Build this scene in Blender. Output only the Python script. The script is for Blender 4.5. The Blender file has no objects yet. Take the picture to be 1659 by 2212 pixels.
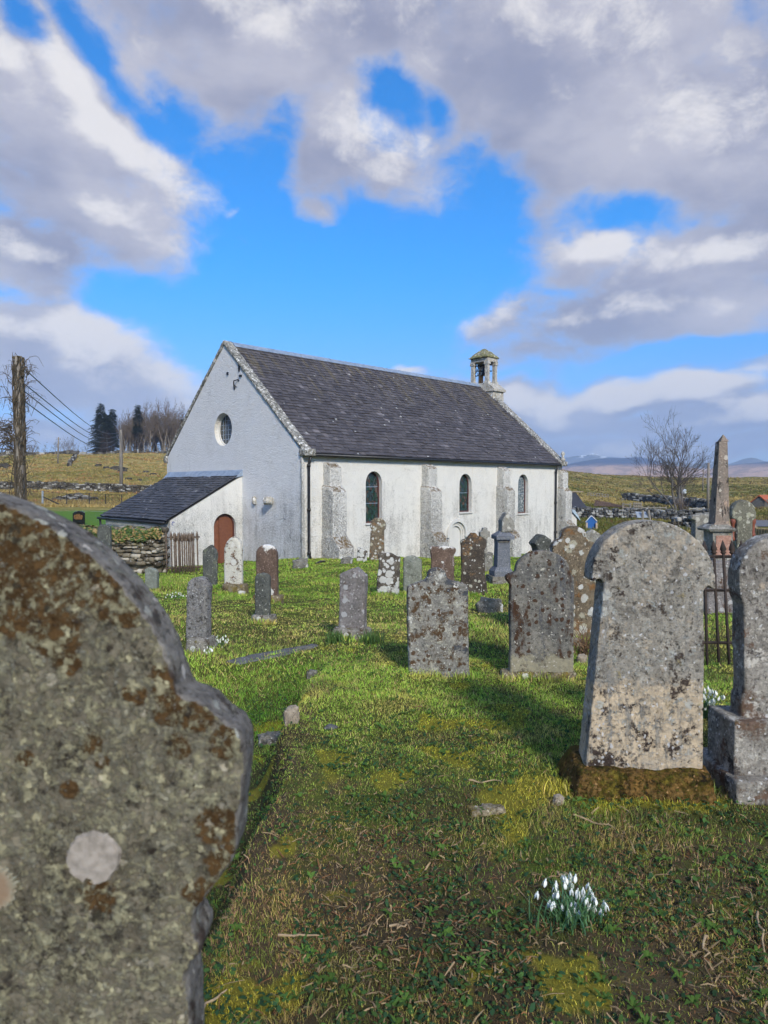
import bpy, bmesh, math, random
import numpy as np
from mathutils import Vector, Matrix, noise as mnoise

random.seed(7); RNG = np.random.default_rng(7)
SC = bpy.context.scene
COL = SC.collection
R = math.radians

# ------------------------------------------------------------------ survey: camera and site frame
FPX, CX, CY, HZ, CAMZ = 1471.0, 829.5, 1106.0, 1052.0, 1.6
PITCH = math.atan((CY - HZ) / FPX)
CP, SP = math.cos(PITCH), math.sin(PITCH)

def ray(x, y):
    a = (x - CX) / FPX; b = (CY - y) / FPX
    return (a, CP + b * SP, -SP + b * CP)

def at(x, y, Y):
    r = ray(x, y); k = Y / r[1]
    return Vector((r[0] * k, Y, CAMZ + r[2] * k))

TH = R(45.9)
CU = Vector((math.sin(TH), math.cos(TH), 0)); CV = Vector((-math.cos(TH), math.sin(TH), 0))
C0 = Vector((-2.653, 22.0, 0))

# ------------------------------------------------------------------ numpy value noise
def _hash(ix, iy, s):
    h = (ix * 374761393 + iy * 668265263 + s * 974634777) & 0x7fffffff
    h = ((h ^ (h >> 13)) * 1274126177) & 0x7fffffff
    return ((h ^ (h >> 16)) & 0xffff) / 65535.0

def vnoise(x, y, s=0):
    x = np.asarray(x, float); y = np.asarray(y, float)
    ix = np.floor(x).astype(np.int64); iy = np.floor(y).astype(np.int64)
    fx = x - ix; fy = y - iy
    fx = fx * fx * (3 - 2 * fx); fy = fy * fy * (3 - 2 * fy)
    a = _hash(ix, iy, s); b = _hash(ix + 1, iy, s); c = _hash(ix, iy + 1, s); d = _hash(ix + 1, iy + 1, s)
    return (a + (b - a) * fx) * (1 - fy) + (c + (d - c) * fx) * fy

def fbm(x, y, s=0, o=4):
    t = 0; a = .5
    for i in range(o):
        t = t + a * vnoise(x * 2 ** i, y * 2 ** i, s + i * 17); a *= .5
    return t / (1 - .5 ** o)

def sstep(a, b, x):
    t = np.clip((np.asarray(x, float) - a) / (b - a), 0, 1)
    return t * t * (3 - 2 * t)

# ------------------------------------------------------------------ terrain
CTRL = [(1, 0, 0), (-1, 0, 0), (0, 1, 0), (0, -1, 0), (0, 3.4, 0), (1.6, 3.4, 0), (0, 5.7, 0), (2.2, 5.7, 0), (-1.5, 3, 0), (-3, 4.5, -.02),
        (0, -6, 0), (6, 0, 0), (-6, 0, 0), (6, 6, .0), (0, 8.5, -.13), (-3, 8, -.15), (3.5, 8.5, -.12), (0, 12, -.32), (-5, 13, -.42), (4, 12, -.32), (8, 12, -.35),
        (-2.65, 22, -.72), (.36, 24.9, -1.0), (6.4, 30.7, -1.45), (-5.3, 24.0, -1.1), (9, 33, -1.55), (3, 22, -.9), (8, 22, -.95), (15, 22, -.95),
        (-9, 22, -1.0), (-13, 20, -.85), (-16, 36, -.4), (-20, 60, -.16), (-35, 60, 0), (0, 45, -1.0), (0, 60, -.5), (0, 90, .8), (-24, 90, .95), (-50, 90, 1.2),
        (-45, 140, 4.6), (-80, 140, 4.2), (-50, 200, 11.5), (-70, 202, 11.6), (-110, 200, 10.3), (-35, 200, 10.4), (-15, 200, 7), (-60, 260, 11.6), (-140, 260, 10), (0, 260, 7.2),
        (13.5, 42, -1.1), (20, 60, -1.2), (36, 60, -1.15), (30, 100, -.75), (52, 100, -.7), (24, 45, -1.15), (60, 170, 1.5), (100, 170, 1.2),
        (60, 265, 7.2), (90, 262, 5.9), (135, 255, 5.2), (170, 250, 5.0), (0, 420, 2), (120, 420, 0), (-150, 420, 4),
        (0, 1500, -8), (900, 1100, -8), (-900, 1100, -8), (1500, 0, 0), (-1500, 0, 0), (0, -1500, 0), (60, -30, 0), (-60, -30, 0), (-50, 20, -.4), (40, 20, -.6)]
CTRL = np.array(CTRL, float)

def _lp(x, y):
    r = np.sqrt(x * x + y * y) + 1e-6
    l = np.log1p(r / 2.0)
    return x / r * l, y / r * l

def _tps(d2):
    return np.where(d2 > 1e-12, .5 * d2 * np.log(d2 + 1e-12), 0)

_px, _py = _lp(CTRL[:, 0], CTRL[:, 1])
_n = len(CTRL)
_K = _tps((_px[:, None] - _px) ** 2 + (_py[:, None] - _py) ** 2) + np.eye(_n) * 1e-4
_P = np.stack([np.ones(_n), _px, _py], 1)
_A = np.block([[_K, _P], [_P.T, np.zeros((3, 3))]])
_W = np.linalg.solve(_A, np.concatenate([CTRL[:, 2], np.zeros(3)]))

def bank_line(y):
    return -.63 + .05 * np.sin(np.asarray(y) * 2.3) + .03 * np.sin(np.asarray(y) * 5.1 + 1)

def Hn(x, y):
    x = np.atleast_1d(np.asarray(x, float)); y = np.atleast_1d(np.asarray(y, float))
    lx, ly = _lp(x, y)
    z = np.full(x.shape, _W[_n]) + _W[_n + 1] * lx + _W[_n + 2] * ly
    for i in range(_n):
        z = z + _W[i] * _tps((lx - _px[i]) ** 2 + (ly - _py[i]) ** 2)
    r = np.sqrt(x * x + y * y)
    b = bank_line(y)
    dep = sstep(1.2, 2.2, y) * (1 - sstep(5.2, 6.6, y)) * (1 - sstep(-1.9, -4.0, -(-x)) * 1)
    z = z - .34 * sstep(b + .06, b - .16, x) * sstep(1.2, 2.2, y) * (1 - sstep(5.2, 6.8, y)) * sstep(-4.2, -2.2, x)
    # lumps of the turf and tussocks further out
    z = z + (fbm(x * .9, y * .9, 3) - .5) * .15 * (1 - sstep(25, 60, r)) * sstep(.8, 2, r)
    z = z + (fbm(x * 4, y * 4, 9, 3) - .5) * .05 * (1 - sstep(10, 20, r))
    z = z + (fbm(x * .16, y * .16, 5) - .5) * 1.1 * sstep(55, 140, r) * (1 - sstep(300, 500, r))
    z = z + (fbm(x * .035, y * .035, 6) - .5) * 2.8 * sstep(120, 220, r) * (1 - sstep(300, 500, r))
    return z

def H(x, y):
    return float(Hn(x, y)[0])

def hit(px, py, y0=1.0, y1=200.0):
    """the point of the terrain seen along a line of sight of the survey"""
    r = ray(px, py)
    ys = np.geomspace(y0, y1, 700)
    xs = r[0] / r[1] * ys; zs = CAMZ + r[2] / r[1] * ys
    d = zs - Hn(xs, ys)
    k = np.where(d < 0)[0]
    i = k[0] if len(k) else len(ys) - 1
    if i > 0 and len(k):
        t = d[i - 1] / (d[i - 1] - d[i]); Y = ys[i - 1] + t * (ys[i] - ys[i - 1])
    else:
        Y = ys[i]
    X = r[0] / r[1] * Y
    return Vector((X, Y, H(X, Y)))

# ------------------------------------------------------------------ shader helper
class G:
    def __init__(s, tree):
        s.t = tree
    def n(s, typ, ins=None, **props):
        nd = s.t.nodes.new(typ)
        for k, v in props.items():
            setattr(nd, k, v)
        for k, v in (ins or {}).items():
            sk = nd.inputs[k]
            if isinstance(v, bpy.types.NodeSocket):
                s.t.links.new(v, sk)
            else:
                if isinstance(v, (tuple, list)) and len(v) == 3 and sk.type == 'RGBA':
                    v = (*v, 1)
                sk.default_value = v
        return nd
    def noise(s, v, scale, detail=5, rough=.6, dist=0, out='Fac'):
        return s.n('ShaderNodeTexNoise', {'Vector': v, 'Scale': scale, 'Detail': detail, 'Roughness': rough, 'Distortion': dist}).outputs[out]
    def vor(s, v, scale, feature='F1', rnd=1):
        return s.n('ShaderNodeTexVoronoi', {'Vector': v, 'Scale': scale, 'Randomness': rnd}, feature=feature)
    def m(s, op, a, b=0.0, c=None, clamp=False):
        ins = {0: a, 1: b}
        if c is not None: ins[2] = c
        return s.n('ShaderNodeMath', ins, operation=op, use_clamp=clamp).outputs[0]
    def vm(s, op, a, b=(0, 0, 0), out=0):
        return s.n('ShaderNodeVectorMath', {0: a, 1: b}, operation=op).outputs[out]
    def ss(s, x, a, b, lo=0.0, hi=1.0):
        return s.n('ShaderNodeMapRange', {'Value': x, 'From Min': a, 'From Max': b, 'To Min': lo, 'To Max': hi}, interpolation_type='SMOOTHSTEP').outputs[0]
    def mr(s, x, a, b, lo=0.0, hi=1.0):
        return s.n('ShaderNodeMapRange', {'Value': x, 'From Min': a, 'From Max': b, 'To Min': lo, 'To Max': hi}).outputs[0]
    def mix(s, f, a, b, blend='MIX'):
        return s.n('ShaderNodeMix', {0: f, 6: a, 7: b}, data_type='RGBA', blend_type=blend).outputs[2]
    def ramp(s, f, stops):
        nd = s.n('ShaderNodeValToRGB', {0: f})
        e = nd.color_ramp.elements
        while len(e) < len(stops): e.new(.5)
        for el, (p, c) in zip(e, stops):
            el.position = p; el.color = (*c, 1)
        return nd.outputs[0]
    def xyz(s, v):
        return s.n('ShaderNodeSeparateXYZ', {0: v}).outputs
    def comb(s, x, y, z):
        return s.n('ShaderNodeCombineXYZ', {0: x, 1: y, 2: z}).outputs[0]
    def val(s, c, k):  # scale a colour
        return s.mix(1.0, c, s.n('ShaderNodeCombineColor', {0: k, 1: k, 2: k}).outputs[0], 'MULTIPLY')

def material(name):
    m = bpy.data.materials.new(name); m.use_nodes = True
    m.node_tree.nodes.clear()
    return m, G(m.node_tree)

def finish(g, col, rough=.9, bump=None, bstr=.3, bdist=.01, spec=.25, metal=0.0, **extra):
    ins = {'Base Color': col, 'Roughness': rough, 'Metallic': metal, 'Specular IOR Level': spec}
    ins.update(extra)
    if bump is not None:
        ins['Normal'] = g.n('ShaderNodeBump', {'Strength': bstr, 'Distance': bdist, 'Height': bump}).outputs[0]
    b = g.n('ShaderNodeBsdfPrincipled', ins)
    o = g.n('ShaderNodeOutputMaterial', {'Surface': b.outputs[0]})
    return b

def objvec(g, seed=0, scale=(1, 1, 1)):
    tc = g.n('ShaderNodeTexCoord').outputs['Object']
    return g.n('ShaderNodeMapping', {'Vector': tc, 'Location': (seed * 3.17, seed * 1.93, seed * 2.31), 'Scale': scale}).outputs[0]

def simple(name, c1, c2=None, scale=8, rough=.8, bump=.2, bdist=.01, metal=0.0, spec=.3, stretch=(1, 1, 1), island=0.0):
    m, g = material(name)
    v = objvec(g, 1, stretch)
    f = g.noise(v, scale, 6, .65)
    c2 = c2 or tuple(x * .6 for x in c1)
    col = g.mix(g.ss(f, .3, .7), c1, c2)
    if island:
        ri = g.n('ShaderNodeNewGeometry').outputs['Random Per Island']
        col = g.val(col, g.mr(ri, 0, 1, 1 - island, 1 + island))
    finish(g, col, rough, f, bump, bdist, spec, metal)
    return m

def stone_mat(name, c1, c2, spots=(), seed=0, bump=.5, grain=.5):
    m, g = material(name)
    v = objvec(g, seed)
    raw = g.n('ShaderNodeTexCoord').outputs['Object']
    n1 = g.noise(v, 5, 9, .72)
    n2 = g.noise(v, 45, 6, .75)
    n3 = g.noise(v, 160, 3, .6)
    col = g.mix(g.ss(n1, .34, .66), c1, c2)
    col = g.val(col, g.mr(n2, .28, .72, 1 - grain * 1.15, 1 + grain * 1.15))
    col = g.val(col, g.mr(n3, .2, .8, .72, 1.28))
    pit = g.ss(g.noise(v, 75, 4, .7), .36, .42)
    col = g.mix(pit, g.val(col, .42), col)
    h = g.m('ADD', g.m('ADD', g.m('MULTIPLY', n2, .6), g.m('MULTIPLY', n3, .25)), g.m('MULTIPLY', pit, .2))
    wob = g.vm('SCALE', g.vm('SUBTRACT', g.noise(v, 14, 5, .7, out='Color'), (.5, .5, .5)))
    wob.node.inputs['Scale'].default_value = .055
    dv = g.vm('ADD', v, wob)
    fine = g.noise(v, 60, 5, .75)
    for sp in spots:
        kind, c = sp[0], sp[1]
        if kind == 'patch':
            sc, thr, soft = sp[2:5]
            st = sp[5] if len(sp) > 5 else (1, 1, 1)
            pv = g.n('ShaderNodeMapping', {'Vector': v, 'Scale': st, 'Location': (sc * 1.3, sc * .7, 0)}).outputs[0]
            nn = g.noise(pv, sc, 9, .74)
            nn = g.m('ADD', nn, g.m('MULTIPLY', g.m('SUBTRACT', fine, .5), .22))
            if len(sp) > 6:
                z0, z1, amt = sp[6:9]
                zz = g.xyz(raw)[2]
                nn = g.m('ADD', nn, g.ss(zz, z0, z1, amt, 0))
            mk = g.ss(nn, thr - soft, thr + soft)
            cc = g.val(c, g.mr(n2, .2, .8, .55, 1.45)) if True else c
            col = g.mix(mk, col, cc)
            h = g.m('ADD', h, g.m('MULTIPLY', mk, .25))
        elif kind == 'disc':
            sc, dens, size = sp[2:5]
            vo = g.vor(g.vm('ADD', dv, (sc * .37, sc * .11, sc * .53)), sc)
            rc = g.n('ShaderNodeSeparateColor', {0: vo.outputs['Color']}).outputs
            sel = g.m('LESS_THAN', rc[0], dens)
            rad = g.mr(rc[1], 0, 1, size * .35, size)
            d = g.m('ADD', vo.outputs['Distance'], g.m('MULTIPLY', g.m('SUBTRACT', fine, .5), .28))
            mk = g.m('MULTIPLY', sel, g.ss(g.m('SUBTRACT', rad, d), -.015, .035))
            cc = g.val(c, g.mr(n3, .2, .8, .8, 1.15))
            col = g.mix(g.m('MULTIPLY', mk, .92), col, cc)
            h = g.m('ADD', h, g.m('MULTIPLY', mk, .3))
        elif kind == 'ball':
            pos, rad = sp[2:4]
            sub = g.vm('SUBTRACT', raw, pos)
            d = g.vm('LENGTH', sub, out='Value')
            w = g.noise(raw, 9 / (rad * 9), 5, .6)
            d = g.m('ADD', d, g.m('MULTIPLY', g.m('SUBTRACT', w, .5), rad * (sp[4] if len(sp) > 4 else .7)))
            d = g.m('ADD', d, g.m('MULTIPLY', g.m('SUBTRACT', fine, .5), min(rad * .5, .03)))
            mk = g.ss(d, rad * 1.06, rad * .86)
            cc = g.val(c, g.mr(n3, .2, .8, .85, 1.12))
            col = g.mix(mk, col, cc)
            h = g.m('ADD', h, g.m('MULTIPLY', mk, .25))
    for sc_, dens, size, cc in ((48, .20, .42, tuple(min(.55, x * 2.0 + .05) for x in c1)), (31, .11, .38, tuple(x * .45 for x in c2))):
        vo = g.vor(g.vm('ADD', dv, (sc_ * .21, .3, sc_ * .13)), sc_)
        rc = g.n('ShaderNodeSeparateColor', {0: vo.outputs['Color']}).outputs
        d = g.m('ADD', vo.outputs['Distance'], g.m('MULTIPLY', g.m('SUBTRACT', fine, .5), .45))
        clump = g.ss(g.noise(v, 6, 5, .7), .42, .6, .15, 1.9)
        mk = g.m('MULTIPLY', g.m('LESS_THAN', rc[0], g.m('MULTIPLY', clump, dens)), g.ss(g.m('SUBTRACT', g.mr(rc[1], 0, 1, size * .4, size), d), -.02, .05))
        col = g.mix(g.m('MULTIPLY', mk, .85), col, cc)
    finish(g, col, .95, h, bump * 1.15, .012, .12)
    return m

# ------------------------------------------------------------------ object helpers
def tag(o, label=None, cat=None, group=None, kind=None):
    if label: o['label'] = label
    if cat: o['category'] = cat
    if group: o['group'] = group
    if kind: o['kind'] = kind
    return o

def empty(name, loc, rz=0.0):
    o = bpy.data.objects.new(name, None); COL.objects.link(o)
    o.location = loc; o.rotation_euler = (0, 0, rz); o.empty_display_size = .2
    return o

def link(name, mesh, mat, parent=None, loc=None, smooth=False):
    o = bpy.data.objects.new(name, mesh); COL.objects.link(o)
    if mat is not None:
        for mm in (mat if isinstance(mat, (list, tuple)) else [mat]):
            mesh.materials.append(mm)
    if parent is not None: o.parent = parent
    if loc is not None: o.location = loc
    if smooth:
        mesh.polygons.foreach_set('use_smooth', [True] * len(mesh.polygons))
    return o

class MB:
    """collects shapes into one mesh"""
    def __init__(s): s.v = []; s.f = []
    def add(s, vs, fs):
        b = len(s.v); s.v += [tuple(p) for p in vs]; s.f += [tuple(i + b for i in f) for f in fs]
        return s
    def box(s, c, size, M=None, taper=1.0):
        x, y, z = size[0] / 2, size[1] / 2, size[2] / 2
        p = [Vector((sx * x * (taper if sz > 0 else 1), sy * y * (taper if sz > 0 else 1), sz * z)) for sz in (-1, 1) for sy in (-1, 1) for sx in (-1, 1)]
        if M is not None: p = [M @ q for q in p]
        p = [q + Vector(c) for q in p]
        return s.add(p, [(0, 2, 3, 1), (4, 5, 7, 6), (0, 1, 5, 4), (2, 6, 7, 3), (0, 4, 6, 2), (1, 3, 7, 5)])
    def hexa(s, p):  # 8 corner points, bottom ring then top ring
        return s.add(p, [(3, 2, 1, 0), (4, 5, 6, 7), (0, 1, 5, 4), (1, 2, 6, 5), (2, 3, 7, 6), (3, 0, 4, 7)])
    def prism(s, poly, d):  # poly list of 3d points, extruded by vector d
        n = len(poly); d = Vector(d)
        vs = [Vector(p) for p in poly] + [Vector(p) + d for p in poly]
        return s.add(vs, [tuple(range(n - 1, -1, -1)), tuple(range(n, 2 * n))] + [(i, (i + 1) % n, n + (i + 1) % n, n + i) for i in range(n)])
    def tube(s, pts, rads, n=6, cap=True):
        pts = [Vector(p) for p in pts]
        if not isinstance(rads, (list, tuple)): rads = [rads] * len(pts)
        b = len(s.v); up = Vector((.31, .2, .93))
        for i, p in enumerate(pts):
            d = (pts[min(i + 1, len(pts) - 1)] - pts[max(i - 1, 0)])
            d = d.normalized() if d.length > 1e-9 else Vector((0, 0, 1))
            a = d.cross(up)
            if a.length < 1e-3: a = d.cross(Vector((1, 0, 0)))
            a.normalize(); c = d.cross(a)
            for k in range(n):
                t = 2 * math.pi * k / n
                s.v.append(tuple(p + (a * math.cos(t) + c * math.sin(t)) * rads[i]))
        for i in range(len(pts) - 1):
            for k in range(n):
                s.f.append((b + i * n + k, b + i * n + (k + 1) % n, b + (i + 1) * n + (k + 1) % n, b + (i + 1) * n + k))
        if cap and n > 2:
            s.f.append(tuple(b + k for k in range(n - 1, -1, -1)))
            s.f.append(tuple(b + (len(pts) - 1) * n + k for k in range(n)))
        return s
    def lathe(s, prof, n=12, c=(0, 0, 0)):
        b = len(s.v); c = Vector(c)
        for r, z in prof:
            for k in range(n):
                t = 2 * math.pi * k / n
                s.v.append(tuple(c + Vector((r * math.cos(t), r * math.sin(t), z))))
        for i in range(len(prof) - 1):
            for k in range(n):
                s.f.append((b + i * n + k, b + i * n + (k + 1) % n, b + (i + 1) * n + (k + 1) % n, b + (i + 1) * n + k))
        s.f.append(tuple(b + k for k in range(n - 1, -1, -1)))
        s.f.append(tuple(b + (len(prof) - 1) * n + k for k in range(n)))
        return s
    def mesh(s, name):
        m = bpy.data.meshes.new(name); m.from_pydata(s.v, [], s.f); m.update()
        return m
    def build(s, name, mat, parent=None, loc=None, smooth=False):
        return link(name, s.mesh(name), mat, parent, loc, smooth)

def apply_mods(o):
    dg = bpy.context.evaluated_depsgraph_get(); dg.update()
    me = bpy.data.meshes.new_from_object(o.evaluated_get(dg))
    o.modifiers.clear(); old = o.data; o.data = me; me.name = old.name
    bpy.data.meshes.remove(old)
    return o

def cut(o, mb):
    c = mb.build('cutter', None, o.parent, o.location)
    bm = bmesh.new(); bm.from_mesh(c.data); bmesh.ops.recalc_face_normals(bm, faces=bm.faces); bm.to_mesh(c.data); bm.free()
    md = o.modifiers.new('b', 'BOOLEAN'); md.operation = 'DIFFERENCE'; md.object = c; md.solver = 'EXACT'
    apply_mods(o)
    me = c.data; bpy.data.objects.remove(c); bpy.data.meshes.remove(me)

def np_mesh(name, V, F, mat, parent=None, attr=None, smooth=False):
    """V (n,3), F (m,k) arrays"""
    me = bpy.data.meshes.new(name)
    m, k = F.shape
    me.vertices.add(len(V)); me.vertices.foreach_set('co', np.ascontiguousarray(V, np.float32).ravel())
    me.loops.add(m * k); me.loops.foreach_set('vertex_index', np.ascontiguousarray(F, np.int32).ravel())
    me.polygons.add(m); me.polygons.foreach_set('loop_start', np.arange(m, dtype=np.int32) * k)
    me.polygons.foreach_set('loop_total', np.full(m, k, np.int32))
    if smooth: me.polygons.foreach_set('use_smooth', np.ones(m, bool))
    me.update(calc_edges=True)
    if attr is not None:
        a = me.color_attributes.new('tint', 'FLOAT_COLOR', 'POINT')
        c = np.concatenate([attr, np.ones((len(attr), 1))], 1).astype(np.float32)
        a.data.foreach_set('color', c.ravel())
    return link(name, me, mat, parent)

# ------------------------------------------------------------------ outlines of carved stones
def arc(x0, y0, x1, y1, h, n=14):
    """an elliptical arch from left springing to right springing, h up the page"""
    out = []
    for i in range(n + 1):
        t = math.pi * (1 - i / n)
        cx, cy = (x0 + x1) / 2, y0 + (y1 - y0) * i / n
        out.append((cx + (x1 - x0) / 2 * math.cos(t), cy - h * math.sin(t)))
    return out

def weather(o, amp, seed, fine=.35, zfix=None):
    me = o.data; off = Vector((seed * 7.3, seed * 3.1, seed * 5.7))
    n = len(me.vertices)
    co = np.empty(n * 3, np.float32); me.vertices.foreach_get('co', co); co = co.reshape(-1, 3)
    no = np.empty(n * 3, np.float32); me.vertices.foreach_get('normal', no); no = no.reshape(-1, 3)
    d = np.empty(n, np.float32)
    for i in range(n):
        p = Vector(co[i]) + off
        d[i] = mnoise.noise(p * 6) * .6 + mnoise.noise(p * 17) * fine + mnoise.noise(p * 40) * fine * .5
    co += no * d[:, None] * amp
    me.vertices.foreach_set('co', co.ravel()); me.update()

def slab(name, poly, thick, mat, parent=None, voxel=.016, amp=.006, seed=0, y0=0.0, loc=None, its=1):
    """poly in metres (x, z) in the plane of the front face; the body goes back from y0 by thick"""
    mb = MB().prism([(x, y0, z) for x, z in poly], (0, thick, 0))
    o = mb.build(name, mat, parent, loc)
    bm = bmesh.new(); bm.from_mesh(o.data); bmesh.ops.recalc_face_normals(bm, faces=bm.faces); bm.to_mesh(o.data); bm.free()
    md = o.modifiers.new('r', 'REMESH'); md.mode = 'VOXEL'; md.voxel_size = voxel; md.use_smooth_shade = True
    md2 = o.modifiers.new('s', 'SMOOTH'); md2.factor = .5; md2.iterations = its
    apply_mods(o)
    weather(o, amp, seed)
    return o

def block(name, c, size, mat, parent=None, voxel=.02, amp=.008, seed=0, taper=1.0, loc=None, M=None):
    mb = MB().box(c, size, M, taper)
    o = mb.build(name, mat, parent, loc)
    md = o.modifiers.new('r', 'REMESH'); md.mode = 'VOXEL'; md.voxel_size = voxel; md.use_smooth_shade = True
    md2 = o.modifiers.new('s', 'SMOOTH'); md2.factor = .5; md2.iterations = 1
    apply_mods(o)
    weather(o, amp, seed)
    return o

def rough_rock(name, size, mat, seed, parent=None, loc=None, amp=.25, rz=0.0):
    bm = bmesh.new(); bmesh.ops.create_icosphere(bm, subdivisions=4, radius=1)
    off = Vector((seed * 3.3, seed * 1.7, seed * 2.9))
    for v in bm.verts:
        p = v.co.copy()
        q = Vector([math.copysign(abs(a) ** .6, a) for a in p])
        k = 1 + amp * mnoise.noise(p * 1.4 + off) + amp * .5 * mnoise.noise(p * 3.5 + off) + amp * .25 * mnoise.noise(p * 9 + off)
        v.co = Vector((q.x * size[0] / 2, q.y * size[1] / 2, q.z * size[2] / 2)) * k
    me = bpy.data.meshes.new(name); bm.to_mesh(me); bm.free()
    o = link(name, me, mat, parent, loc, True); o.rotation_euler.z = rz
    return o

# ------------------------------------------------------------------ materials for the church
def harl_mat(name, base, stain, amt, streak=.5, speck=.5, bstr=.55, warm=None, ledge=False):
    m, g = material(name)
    v = objvec(g, 2)
    raw = g.n('ShaderNodeTexCoord').outputs['Object']
    x, y, z = g.xyz(raw)
    big = g.noise(v, .55, 6, .62)
    med = g.noise(v, 2.6, 7, .7)
    fine = g.noise(v, 26, 4, .7)
    st = g.noise(g.n('ShaderNodeMapping', {'Vector': v, 'Scale': (3.2, 3.2, .35)}).outputs[0], 1.6, 6, .65)
    col = g.val(base, g.mr(med, .2, .8, .90, 1.07))
    if warm:
        col = g.mix(g.m('MULTIPLY', g.ss(st, .55, .75), .35), col, warm)
    low = g.ss(z, 2.6, .1, 0, .20)                       # damp and algae towards the footings
    f = g.m('ADD', g.m('ADD', g.m('MULTIPLY', big, .55), g.m('MULTIPLY', st, streak * .6)), g.m('MULTIPLY', med, .30))
    f = g.m('ADD', f, low)
    f = g.m('ADD', f, g.m('MULTIPLY', g.m('SUBTRACT', fine, .5), speck))
    mk = g.ss(f, 1.02 - amt, 1.32 - amt)
    col = g.mix(g.m('MULTIPLY', mk, .8), col, stain)
    dk = g.ss(g.m('ADD', g.noise(v, 7, 7, .75), g.m('MULTIPLY', g.m('SUBTRACT', mk, .5), .20)), .63, .70)
    col = g.mix(g.m('MULTIPLY', dk, .7), col, (.09, .085, .08))
    if ledge:   # moss and black lichen on the weathered ledges
        nz = g.xyz(g.n('ShaderNodeNewGeometry').outputs['True Normal'])[2]
        lm = g.m('MULTIPLY', g.ss(nz, .30, .62), g.ss(g.noise(v, 9, 6, .7), .40, .56))
        col = g.mix(lm, col, g.mix(g.noise(v, 16, 4), (.05, .045, .035), (.22, .15, .07)))
    else:       # patch repairs and hairline map-cracking in the render
        pr = g.ss(g.noise(v, .9, 3, .5), .60, .62)
        col = g.mix(g.m('MULTIPLY', pr, .16), col, (.45, .44, .42))
        ck = g.vor(g.vm('ADD', v, g.vm('MULTIPLY', g.noise(v, 2.2, 5, .7, out='Color'), (.9, .9, .9))), .55, 'DISTANCE_TO_EDGE').outputs['Distance']
        col = g.mix(g.m('MULTIPLY', g.ss(ck, .010, .003), g.ss(g.noise(v, .8, 3), 0.50, .60, 0, .30)), col, (.13, .12, .11))
    vo = g.vor(v, 17).outputs['Distance']
    h = g.m('ADD', g.m('MULTIPLY', vo, -.25), g.noise(v, 13, 7, .78))
    finish(g, col, .93, h, bstr, .035, .2)
    return m

M = {}
M['harl'] = harl_mat('white_harling', (.68, .665, .625), (.27, .26, .24), .28, .7, .8, .6, warm=(.62, .54, .40))
M['harl_gable'] = harl_mat('white_harling_gable', (.67, .675, .69), (.26, .26, .26), .335, .6, 1.0, .7)
M['harl_porch'] = harl_mat('white_harling_porch', (.66, .65, .62), (.27, .27, .26), .34, .6, .9, .5)
M['buttress'] = harl_mat('weathered_harling', (.64, .625, .59), (.22, .215, .20), 0.44, .7, 2.2, .7, warm=(.55, .5, .4), ledge=True)
M['plain_white'] = harl_mat('smooth_white_render', (.60, .59, .56), (.36, .35, .33), .2, .3, .5, .15)
M['coping'] = stone_mat('coping_stone', (.27, .26, .24), (.16, .155, .14), [('patch', (.52, .51, .47), 9, .54, .05), ('patch', (.06, .06, .05), 14, .55, .03), ('disc', (.72, .71, .68), 9, .4, .5), ('patch', (.30, .24, .10), 5, .66, .05)], 3, .6)
M['belfry'] = stone_mat('belfry_stone', (.52, .50, .46), (.36, .34, .30), [('patch', (.20, .19, .15), 8, .57, .05), ('patch', (.40, .33, .18), 5, .62, .06), ('disc', (.70, .69, .66), 8, .35, .45)], 5, .5)
M['mossy_cap'] = stone_mat('mossy_cap_stone', (.22, .21, .16), (.10, .10, .07), [('patch', (.24, .23, .09), 8, .50, .06), ('disc', (.62, .61, .56), 11, .4, .5)], 6, .9)
M['lead'] = simple('lead_flashing', (.33, .40, .50), (.20, .26, .35), 6, .5, .15, .004, 0.25, .5)
M['iron_black'] = simple('black_iron', (.025, .027, .032), (.012, .012, .014), 10, .45, .2, .003, 0.2, .5)
M['rust_iron'] = simple('rusty_iron', (.060, .042, .034), (.03, .025, .023), 22, .85, .4, .004)
M['wood'] = simple('weathered_timber', (.30, .27, .22), (.17, .15, .12), 6, .9, .4, .01, stretch=(4, 4, .4))
M['pole_wood'] = simple('pole_timber', (.26, .235, .20), (.15, .13, .11), 5, .9, .3, .01, stretch=(3, 3, .2))

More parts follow.
